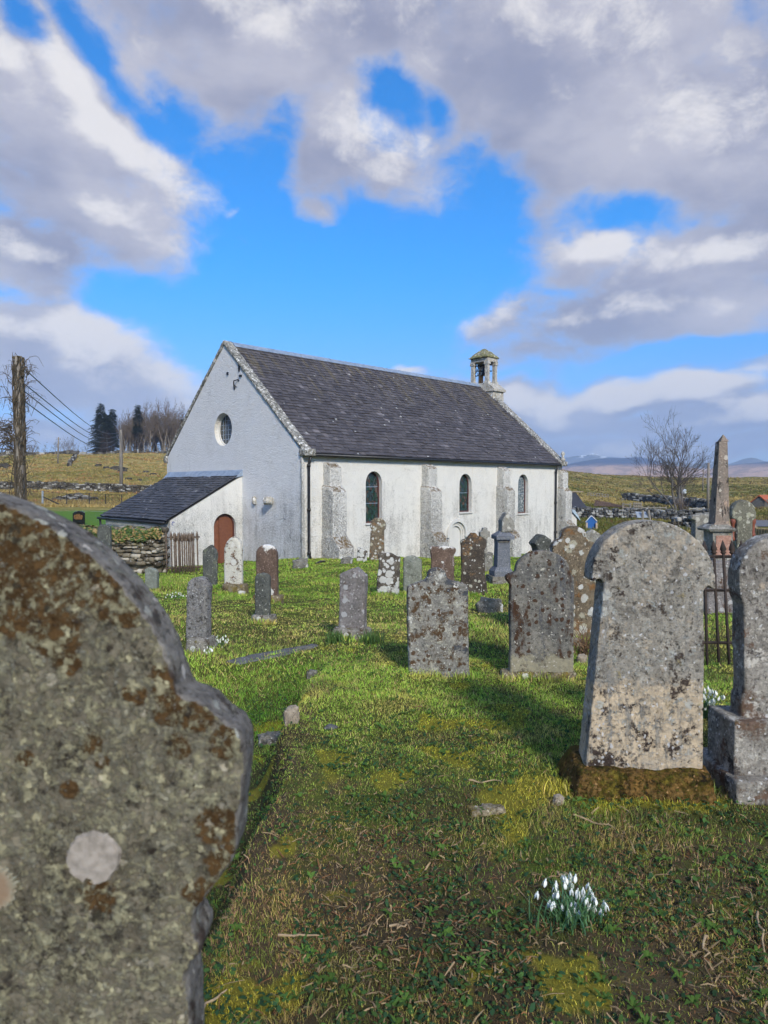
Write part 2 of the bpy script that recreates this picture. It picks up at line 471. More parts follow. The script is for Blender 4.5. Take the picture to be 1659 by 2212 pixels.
def slate_mat(name, c1, c2):
    m, g = material(name)
    v = objvec(g, 4)
    ri = g.n('ShaderNodeNewGeometry').outputs['Random Per Island']
    col = g.ramp(ri, [(0, tuple(x * .72 for x in c1)), (.35, c1), (.75, c2), (.97, tuple(x * 1.2 for x in c2)), (1, tuple(x * 2.0 for x in c2))])
    n = g.noise(v, 9, 6, .7); n2 = g.noise(v, .7, 5, .6)
    col = g.val(col, g.mr(n, .25, .75, .65, 1.4))
    xx, yy, zz = g.xyz(g.n('ShaderNodeTexCoord').outputs['Object'])
    sk = g.noise(g.n('ShaderNodeMapping', {'Vector': v, 'Scale': (1.6, .18, .18)}).outputs[0], 2.4, 5, .6)
    moss = g.ss(g.m('ADD', g.m('ADD', sk, g.m('MULTIPLY', n, .25)), g.ss(zz, 3.5, 6.8, -.10, .12)), .70, .86)
    col = g.mix(g.m('MULTIPLY', moss, .75), col, (.15, .125, .075))
    col = g.mix(g.m('MULTIPLY', g.ss(n2, .56, .72), .35), col, (.075, .07, .085))
    vo = g.vor(v, 4.2)
    rc = g.n('ShaderNodeSeparateColor', {0: vo.outputs['Color']}).outputs
    d = g.m('ADD', vo.outputs['Distance'], g.m('MULTIPLY', g.m('SUBTRACT', g.noise(v, 30, 4, .7), .5), .22))
    mk = g.m('MULTIPLY', g.m('LESS_THAN', rc[0], .16), g.ss(g.m('SUBTRACT', g.mr(rc[1], 0, 1, .06, .24), d), 0, .05))
    col = g.mix(mk, col, (.42, .42, .40))
    finish(g, col, .62, n, .35, .006, .4)
    return m
M['slate'] = slate_mat('purple_grey_slates', (.066, .060, .066), (.082, .075, .080))
M['slate_porch'] = slate_mat('dark_slates', (.045, .047, .056), (.065, .066, .076))
M['deck'] = simple('roof_boarding', (.03, .03, .035))

def glass_mat(name, kind):
    m, g = material(name)
    v = objvec(g, 0, (1, 1, 1))
    x, y, z = g.xyz(v)
    if kind == 'lattice':
        w = g.vor(v, 9, 'DISTANCE_TO_EDGE').outputs['Distance']
        ln = g.ss(w, .05, .09)
        c = g.mix(g.noise(v, 5, 3), (.03, .045, .06), (.10, .14, .17))
        col = g.mix(ln, (.34, .36, .36), c)
    elif kind == 'plain':
        col = g.mix(g.noise(v, 3, 3), (.02, .025, .03), (.07, .08, .08))
        ln = g.m('MULTIPLY', 1.0, 1.0)
    else:
        vo = g.vor(g.n('ShaderNodeMapping', {'Vector': v, 'Scale': (1.5, 1, .8)}).outputs[0], 8)
        ed = g.vor(g.n('ShaderNodeMapping', {'Vector': v, 'Scale': (1.5, 1, .8)}).outputs[0], 8, 'DISTANCE_TO_EDGE').outputs['Distance']
        rc = g.n('ShaderNodeSeparateColor', {0: vo.outputs['Color']}).outputs
        c = g.ramp(rc[0], [(0, (.012, .022, .03)), (.3, (.015, .05, .032)), (.55, (.03, .05, .07)), (.72, (.02, .06, .06)), (.86, (.09, .03, .015)), (1, (.12, .13, .13))])
        ln = g.ss(ed, .03, .06)
        col = g.mix(ln, (.015, .015, .015), c)
    finish(g, col, .12, g.noise(v, 6, 3), .12, .01, .6)
    return m
M['glass_green'] = glass_mat('green_stained_glass', 'stained')
M['glass_lattice'] = glass_mat('leaded_glass', 'lattice')
M['glass_plain'] = glass_mat('dark_window_glass', 'plain')
M['frame_red'] = simple('red_brown_frame', (.105, .038, .032), (.07, .026, .025), 10, .6)

def door_mat(name, diag):
    m, g = material(name)
    v = objvec(g, 0)
    x, y, z = g.xyz(v)
    q = g.m('ADD', x, g.m('MULTIPLY', z, diag))
    saw = g.m('FRACT', g.m('MULTIPLY', q, 11.0 if diag else 1.2))
    groove = g.m('MINIMUM', g.ss(saw, 0, .09), g.ss(saw, 1.0, .91))
    n = g.noise(v, 12, 4)
    col = g.mix(g.ss(n, .3, .7), (.205, .078, .042), (.15, .055, .031))
    finish(g, col, .6, groove, .9, .02, .35)
    return m
M['door_diag'] = door_mat('brown_door_diagonal_boards', -1.0)
M['door_plain'] = door_mat('brown_door_plain', 0.0)

# ------------------------------------------------------------------ the church
ZB = -1.5
church = empty('church', (C0.x, C0.y, ZB), math.atan2(CU.y, CU.x))
tag(church, 'long white harled church with slate roof, open belfry and lean-to porch', 'church')
LC = (0, 0, -ZB)
LEN, WID, EAVE, APEX = 15.65, 9.3, 2.77, 6.86
SL = math.atan2(APEX - EAVE, WID / 2); sn, cs = math.sin(SL), math.cos(SL)

def arch_poly(x0, x1, zb, zt, plane, n=12, rise=None):
    """a round-headed opening in the (x, z) plane at y = plane"""
    r = (x1 - x0) / 2 if rise is None else rise
    p = [(x0, plane, zb)] + [((x0 + x1) / 2 - (x1 - x0) / 2 * math.cos(math.pi * i / n), plane, zt - r + r * math.sin(math.pi * i / n)) for i in range(n + 1)] + [(x1, plane, zb)]
    return p

wmb = MB().prism([(0, 0, -2.4), (0, 0, EAVE), (0, WID / 2, APEX), (0, WID, EAVE), (0, WID, -2.4)], (LEN, 0, 0))
body = wmb.build('wall', M['harl'], church, LC)
bm = bmesh.new(); bm.from_mesh(body.data); bmesh.ops.recalc_face_normals(bm, faces=bm.faces); bm.to_mesh(body.data); bm.free()
WINS = [(2.80, 3.60, .32, 2.16, 'glass_green'), (7.94, 8.72, .58, 2.14, 'glass_green'), (12.01, 12.80, .42, 2.17, 'glass_lattice')]
for a, b, z0, z1, _ in WINS:
    cut(body, MB().prism(arch_poly(a, b, z0, z1, -.2, rise=.44), (0, .42, 0)))
cut(body, MB().prism([(-.3, 4.80 + .62 * math.cos(2 * math.pi * i / 32), 3.74 + .61 * math.sin(2 * math.pi * i / 32)) for i in range(32)], (.58, 0, 0)))
cut(body, MB().prism(arch_poly(7.36, 8.16, -2.2, .12, -.2), (0, .34, 0)))
body.data.materials.append(M['harl_gable'])
for p in body.data.polygons:
    if p.normal.x < -.9 and p.center.x < .05: p.material_index = 1

for i, (a, b, z0, z1, gm) in enumerate(WINS):
    w = MB()
    outer = arch_poly(a, b, z0, z1, .155, rise=.44); inner = arch_poly(a + .045, b - .045, z0 + .045, z1 - .045, .155, rise=.40)
    n = len(outer); vs = outer + inner + [(x, y + .06, z) for x, y, z in outer] + [(x, y + .06, z) for x, y, z in inner]
    fs = []
    for k in range(n):
        j = (k + 1) % n
        fs += [(k, j, n + j, n + k), (2 * n + k, 3 * n + k, 3 * n + j, 2 * n + j), (n + k, n + j, 3 * n + j, 3 * n + k)]
    fr = w.add(vs, fs).build('window', M['frame_red'], church, LC)
    pn = MB().prism(arch_poly(a + .03, b - .03, z0 + .03, z1 - .03, .185, rise=.41), (0, .02, 0)).build('pane', M[gm], fr)
    for zz in ([.38, .70] if i == 0 else [.5]):
        MB().box(((a + b) / 2, .178, z0 + (z1 - z0) * zz), (b - a - .1, .012, .018)).build('glazing_bar', M['lead'], fr)
    MB().box(((a + b) / 2, .02, z0 - .03), (b - a + .06, .16, .055)).build('sill', M['plain_white'], fr)
# round window in the gable
ring = MB(); pr = []
for i in range(40):
    t = 2 * math.pi * i / 40
    pr.append((.21, 4.80 + .60 * math.cos(t), 3.74 + .59 * math.sin(t)))
ring.tube(pr + [pr[0]], .035, 6, False)
rw = ring.build('round_window', M['plain_white'], church, LC, True)
MB().prism([(.235, 4.80 + .60 * math.cos(2 * math.pi * i / 40), 3.74 + .59 * math.sin(2 * math.pi * i / 40)) for i in range(40)], (.02, 0, 0)).build('pane', M['glass_plain'], rw)
gb = MB()
for dz in (-.35, -.18, 0, .18, .35):
    hw = math.sqrt(.59 ** 2 - dz * dz)
    gb.box((.228, 4.80, 3.74 + dz), (.012, hw * 2, .014)); gb.box((.228, 4.80 + dz, 3.74), (.012, .014, hw * 2))
gb.build('glazing_bar', M['lead'], rw)

# blocked doorway with its mouldings
bd = MB().prism(arch_poly(7.30, 8.22, -2.2, .18, .10), (0, .3, 0)).build('blocked_doorway', M['plain_white'], church, LC)
def arch_band(cx, zs, r0, r1, y0, y1, zb):
    mb = MB(); n = 18; A = []
    for i in range(n + 1):
        t = math.pi * i / n; A.append((-math.cos(t), math.sin(t)))
    path = [(-1, None)] + A + [(1, None)]
    prev = None
    for px, pz in path:
        q = []
        for r, y in ((r0, y0), (r1, y0), (r1, y1), (r0, y1)):
            q.append((cx + px * r, y, (zs + pz * r) if pz is not None else zb))
        if prev: mb.hexa(prev + q) if False else mb.add(prev + q, [(0, 4, 5, 1), (1, 5, 6, 2), (2, 6, 7, 3), (3, 7, 4, 0)])
        prev = q
    return mb
arch_band(7.76, -.30, .50, .62, -.09, .02, -.42).build('hood_mould', M['plain_white'], bd)
arch_band(7.76, -.30, .33, .42, .02, .12, -1.9).build('inner_mould', M['plain_white'], bd)

# buttresses in three stages
def buttress(s0, w, zb, tops=(2.40, 1.62, -.02), prot=(.36, .58, .92), seed=1, cap=.16):
    mb = MB()
    zt2, zt1, zt0 = tops
    def stage(x0, x1, p, z0, z1, p_top, drop):
        # a stage with a weathered top sloping back from its front to the stage above
        mb.prism([(x0, .03, z0), (x0, .03, z1 + .0), (x0, -p_top, z1), (x0, -p, z1 - drop), (x0, -p, z0)], (x1 - x0, 0, 0))
    stage(s0 + .08, s0 + w - .04, prot[0], -2.3, zt2, prot[0] * .4, cap)
    stage(s0 + .02, s0 + w, prot[1], -2.3, zt1, prot[0], .18)
    stage(s0, s0 + w + .02, prot[2], -2.3, zt0, prot[1], .38)
    o = mb.build('buttress', M['buttress'], church, LC)
    bm = bmesh.new(); bm.from_mesh(o.data); bmesh.ops.recalc_face_normals(bm, faces=bm.faces); bm.to_mesh(o.data); bm.free()
    md = o.modifiers.new('r', 'REMESH'); md.mode = 'VOXEL'; md.voxel_size = .03; md.use_smooth_shade = True
    md = o.modifiers.new('s', 'SMOOTH'); md.iterations = 2; md.factor = .5
    apply_mods(o); weather(o, .022, seed)
    return o
buttress(.80, .62, -.8, seed=1)
buttress(5.60, .62, -1.1, (2.46, 1.60, -.08), seed=2)
buttress(10.38, .60, -1.4, (2.46, 1.62, -.2), seed=3)
buttress(15.22, .56, -1.6, (2.44, 1.55, .0), (.30, .48, .85), seed=4)

# quoin strip at the near corner
block('corner_pilaster', (.02, -.01, .2), (.1, .1, 4.9), M['buttress'], church, .03, .02, 9, loc=LC)

# roofs of lapped slates
def slates(mb, org, ux, up, nrm, length, run, course=.185, width=.24, seed=0):
    rnd = random.Random(seed)
    org, ux, up, nrm = Vector(org), Vector(ux), Vector(up), Vector(nrm)
    rows = int(run / course) + 1
    for r in range(rows):
        d0 = r * course
        x = -rnd.random() * width
        cw = width * (1.12 - .35 * r / rows)
        while x < length:
            w = cw * (.7 + .6 * rnd.random())
            a, b = max(x, 0) + .004, min(x + w, length) - .004
            x += w
            if b - a < .03: continue
            jag = rnd.uniform(-.022, .022); lift = rnd.uniform(.020, .042); tw = rnd.uniform(-.012, .012)
            if rnd.random() < .02: jag -= .05
            lo0, lo1, hi = d0 + jag + tw, d0 + jag - tw, min(d0 + course * 1.25, run)
            p = [org + ux * a + up * lo0 + nrm * (lift), org + ux * b + up * lo1 + nrm * (lift + tw * .4), org + ux * b + up * hi + nrm * .006, org + ux * a + up * hi + nrm * .006]
            q = [p[0] - nrm * .034, p[1] - nrm * .034]
            mb.add(p + q, [(0, 1, 2, 3), (4, 5, 1, 0), (4, 0, 3), (1, 5, 2)])
run = (WID / 2 + .16) / cs
deck = MB()
for sgn in (0, 1):
    f = (lambda y: y) if sgn == 0 else (lambda y: WID - y)
    deck.prism([(.30, f(-.14), EAVE - .125), (.30, f(-.14), EAVE - .06), (.30, f(WID / 2), APEX + .06), (.30, f(WID / 2), APEX - .01)], (LEN - .72, 0, 0))
roof = deck.build('roof', M['deck'], church, LC)
sm = MB()
slates(sm, (.28, -.16, EAVE - .07), (1, 0, 0), (0, cs, sn), (0, -sn, cs), LEN - .70, run, seed=3)
sm.build('slating', M['slate'], roof)
sm = MB()
slates(sm, (.28, WID + .16, EAVE - .07), (1, 0, 0), (0, -cs, sn), (0, sn, cs), LEN - .70, run, seed=4)
sm.build('slating', M['slate'], roof)
rd = MB()
xx = .34
while xx < LEN - .55:
    L = min(1.55, LEN - .5 - xx); rr = random.uniform(-.006, .006)
    rd.prism([(xx, WID / 2 - .20, APEX - .055), (xx, WID / 2 - .03, APEX + .13 + rr), (xx, WID / 2 + .03, APEX + .13 + rr), (xx, WID / 2 + .20, APEX - .055)], (L - .015, 0, 0)); xx += L
rd.build('ridge_flashing', M['lead'], roof)

# gable copings with their skewputs
def coping(x0, x1, sgn, seed):
    f = (lambda y: y) if sgn == 0 else (lambda y: WID - y)
    o = MB().prism([(x0, f(-.24), EAVE - .13), (x0, f(-.24), EAVE - .01), (x0, f(WID / 2 + .001), APEX + .17), (x0, f(WID / 2 + .001), APEX - .02)], (x1 - x0, 0, 0)).build('coping', M['coping'], church, LC)
    bm = bmesh.new(); bm.from_mesh(o.data); bmesh.ops.recalc_face_normals(bm, faces=bm.faces); bm.to_mesh(o.data); bm.free()
    md = o.modifiers.new('r', 'REMESH'); md.mode = 'VOXEL'; md.voxel_size = .035; md.use_smooth_shade = True
    apply_mods(o); weather(o, .02, seed)
    return o
coping(-.06, .30, 0, 11); coping(-.06, .30, 1, 12); coping(LEN - .46, LEN + .06, 0, 13); coping(LEN - .46, LEN + .06, 1, 14)
block('skewput', (.15, -.12, EAVE - .06), (.46, .34, .24), M['coping'], church, .03, .012, 21, loc=LC)
block('skewput', (LEN - .2, -.12, EAVE - .06), (.46, .34, .22), M['coping'], church, .03, .012, 22, loc=LC)
block('skewput', (.13, WID + .04, EAVE - .02), (.42, .22, .30), M['coping'], church, .03, .02, 23, loc=LC)
gt = MB()
gt.tube([(.36, -.20, EAVE - .13), (LEN - .45, -.20, EAVE - .14)], .055, 8)
gt.build('gutter', M['iron_black'], church, LC, True)
for sx, zf in ((.22, -.78), (14.98, -1.5)):
    dp = MB().tube([(sx, -.2, EAVE - .16), (sx, -.11, EAVE - .40), (sx, -.09, EAVE - .6), (sx, -.09, zf + .22), (sx - .02, -.2, zf + .05)], .045, 10).build('downpipe', M['iron_black'], church, LC, True)
    for zz in (2.3, .86, -.55):
        MB().tube([(sx, -.09, zz - .05), (sx, -.09, zz + .05)], .062, 10).build('collar', M['iron_black'], dp, None, True)
# odd stones and fixings of the gable
rough_rock('corbel', (.34, .26, .27), M['belfry'], 5, church, (-.15, 1.66, 1.14 - ZB))
rough_rock('corbel', (.15, .12, .28), M['belfry'], 8, church, (-.06, 2.66, 1.13 - ZB))
for nm_, mb_ in (('iron_bracket', MB().tube([(0, 3.98, 5.12), (-.07, 3.92, 5.30), (-.12, 3.84, 5.42), (-.02, 3.72, 5.46), (0, 3.66, 5.40)], .022, 6).tube([(-.07, 3.92, 5.30), (0, 3.84, 5.20)], .018, 5)),
                 ('iron_staple', MB().box((-.03, 3.54, 5.58), (.07, .13, .06))), ('iron_tie', MB().box((-.02, 3.64, 5.86), (.05, .04, .24))), ('vent_block', MB().box((-.02, 4.42, 5.76), (.05, .08, .10)))):
    mb_.build(nm_, M['iron_black'], church, LC)
MB().lathe([(.10, 0), (.12, .10), (.07, .16), (.05, .25), (.09, .30), (.09, .38), (.05, .44), (.015, .47)], 10, (LEN - .2, -.16, EAVE + .06)).build('finial', M['belfry'], church, LC, True)

# belfry
bx0, bx1, by0, by1 = 15.10, 16.0, 3.72, 5.58
mb = MB().prism([(bx0, by0, 5.6), (bx0, by0, 6.56), (bx0, by1, 6.56), (bx0, by1, 5.6)], (bx1 - bx0, 0, 0))
mb.prism([(bx0 - .06, by0 - .10, 6.54), (bx0 - .06, by0 - .10, 6.66), (bx0 - .06, 4.06, 7.0), (bx0 - .06, 5.24, 7.0), (bx0 - .06, by1 + .10, 6.66), (bx0 - .06, by1 + .10, 6.54)], (bx1 - bx0 + .12, 0, 0))
belf = mb.build('belfry', M['belfry'], church, LC)
MB().box((bx0 + .45, 4.65, 8.22), (.86, 1.10, .17)).build('lintel', M['belfry'], belf)
for px in (bx0 + .12, bx1 - .14):
    for py in (4.65 - .46, 4.65 + .46):
        MB().box((px, py, 7.58), (.17, .19, 1.16)).box((px, py, 7.05), (.25, .27, .10)).box((px, py, 8.06), (.23, .27, .16)).build('pillar', M['belfry'], belf)
o = MB().add([(bx0 - .10, 4.05, 8.32), (bx1 + .10, 4.05, 8.32), (bx1 + .10, 5.25, 8.32), (bx0 - .10, 5.25, 8.32), (bx0 - .10, 4.05, 8.38), (bx1 + .10, 4.05, 8.38), (bx1 + .10, 5.25, 8.38), (bx0 - .10, 5.25, 8.38),
              (bx0 + .17, 4.32, 8.66), (bx1 - .17, 4.32, 8.66), (bx1 - .17, 4.98, 8.66), (bx0 + .17, 4.98, 8.66), (bx0 + .38, 4.58, 8.86), (bx1 - .38, 4.58, 8.86), (bx1 - .38, 4.72, 8.86), (bx0 + .38, 4.72, 8.86)],
             [(3, 2, 1, 0)] + [(k + i, k + (i + 1) % 4, k + 4 + (i + 1) % 4, k + 4 + i) for k in (0, 4, 8) for i in range(4)] + [(12, 13, 14, 15)]).build('cap', M['mossy_cap'], belf)
md = o.modifiers.new('r', 'REMESH'); md.mode = 'VOXEL'; md.voxel_size = .03; md.use_smooth_shade = True
apply_mods(o); weather(o, .02, 31)
cxb = bx0 + .45
MB().lathe([(.03, 7.98), (.10, 7.94), (.14, 7.84), (.165, 7.66), (.20, 7.52), (.235, 7.46), (.20, 7.455)], 16, (cxb, 4.58, 0)).build('bell', M['iron_black'], belf, None, True)
MB().box((cxb, 4.6, 8.02), (.12, .9, .12)).build('headstock', M['iron_black'], belf)
wh = MB(); pts = [(cxb - .05, 4.90 + .22 * math.cos(2 * math.pi * i / 24), 7.70 + .26 * math.sin(2 * math.pi * i / 24)) for i in range(25)]
pts = [(cxb - .3, p[1], p[2]) for p in pts]
wh.tube(pts, .026, 6, False)
for i in range(3):
    t = math.pi * i / 3 + .2
    wh.tube([(cxb - .3, 4.90 + .22 * math.cos(t), 7.70 + .26 * math.sin(t)), (cxb - .3, 4.90 - .22 * math.cos(t), 7.70 - .26 * math.sin(t))], .018, 5)
wh.tube([(cxb - .3, 4.9, 7.7), (cxb + .35, 4.4, 7.72)], .03, 6).tube([(cxb - .3, 5.12, 7.7), (cxb - .3, 5.12, 7.0)], .012, 5).tube([(cxb + .36, 4.3, 7.8), (cxb + .36, 4.3, 7.0)], .012, 5)
wh.build('bell_wheel', M['iron_black'], belf)
MB().box((cxb, 4.84, 7.24), (.14, .16, .5)).build('timber_post', simple('orange_timber', (.34, .2, .09), (.25, .14, .06)), belf)

# lean-to porch
PX, PY0, PY1, PZT, PZE = -2.78, 3.52, 8.86, 2.02, .50
pm = MB().prism([(0.0, PY0, -2.4), (0.0, PY0, PZT - .02), (PX, PY0, PZE - .02), (PX, PY0, -2.4)], (0, PY1 - PY0, 0))
porch = pm.build('porch_wall', M['harl_porch'], church, LC)
bm = bmesh.new(); bm.from_mesh(porch.data); bmesh.ops.recalc_face_normals(bm, faces=bm.faces); bm.to_mesh(porch.data); bm.free()
cut(porch, MB().prism(arch_poly(-1.16, -.28, -2.2, .66, PY0 - .2), (0, .44, 0)))
cut(porch, MB().prism([(PX - .3, 4.55, -2.2), (PX - .3, 4.55, -.1), (PX - .3, 4.7, .1), (PX - .3, 4.95, .16), (PX - .3, 5.2, .1), (PX - .3, 5.35, -.1), (PX - .3, 5.35, -2.2)], (.5, 0, 0)))
MB().box((PX + .22, 4.95, -.9), (.03, .8, 2.2)).build('porch_window', M['glass_plain'], church, LC)
porch_door = empty('porch_door', (0, 0, -ZB)); porch_door.parent = church
ap = arch_poly(-1.16, -.28, -1.9, .66, 0, 24)
xm = -.86
left = [p for p in ap if p[0] <= xm]; right = [p for p in ap if p[0] >= xm]
zx = .66 - .44 + math.sqrt(.44 ** 2 - (xm + .72) ** 2)
lp = left + [(xm, 0, zx), (xm, 0, -1.9)]; rp = [(xm, 0, -1.9), (xm, 0, zx)] + right
MB().prism([(x, PY0 + .17, z) for x, _, z in lp], (0, .05, 0)).build('door_leaf', M['door_plain'], porch_door)
MB().prism([(x, PY0 + .15, z) for x, _, z in rp], (0, .05, 0)).build('door_leaf', M['door_diag'], porch_door)
arch_band(-.72, .22, .40, .437, PY0 + .10, PY0 + .17, -1.9).build('door_frame', M['frame_red'], porch_door)
psl = math.atan2(PZT - PZE, -PX); pc, ps = math.cos(psl), math.sin(psl)
prn = (-PX + .16) / pc
dk = MB().prism([(PX - .14, PY0 + .02, PZE - .06), (0, PY0 + .02, PZT + .01), (0, PY0 + .02, PZT + .07), (PX - .14, PY0 + .02, PZE - .005)], (0, PY1 - PY0 + .06, 0))
proof = dk.build('porch_roof', M['deck'], church, LC)
sm = MB(); slates(sm, (PX - .17, PY0 - .04, PZE - .01), (0, 1, 0), (pc, 0, ps), (-ps, 0, pc), PY1 - PY0 + .16, prn, .17, .24, 8)
sm.build('slating', M['slate_porch'], proof)
MB().prism([(-.30, PY0 - .05, PZT - .09), (-.02, PY0 - .05, PZT + .20), (.02, PY0 - .05, PZT + .20), (.02, PY0 - .05, PZT - .02)], (0, PY1 - PY0 + .3, 0)).build('lead_apron', M['lead'], proof)
MB().tube([(PX - .22, PY0 - .02, PZE - .09), (PX - .22, PY1 + .2, PZE - .10)], .05, 8).tube([(PX - .2, PY1 + .05, PZE - .1), (PX - .05, PY1 + .04, -1.2)], .04, 8).build('porch_gutter', M['iron_black'], church, LC, True)
MB().tube([(PX + .1 + .05 * math.cos(t), PY0 - .02, PZE - .12 + .06 * math.sin(t)) for t in (0.6, 1.4, 2.2, 3.0, 3.8, 4.6)], .01, 5).build('hook', simple('blue_paint', (.08, .1, .4)), church, LC)

# ------------------------------------------------------------------ gravestones
def zf(ox, oy, s):
    return lambda a, b: ((ox + a * s) / 1.80832, (oy + b * s) / 1.80832)
z2, z3, z4 = zf(1150, 1300, .663), zf(0, 1300, .4822), zf(2150, 1600, .5124)
z5, z6, z7, zA = zf(550, 1950, .633), zf(1400, 1950, .6028), zf(2150, 1850, .633), zf(0, 1850, .9722)
zD = lambda a, b: (a, b)

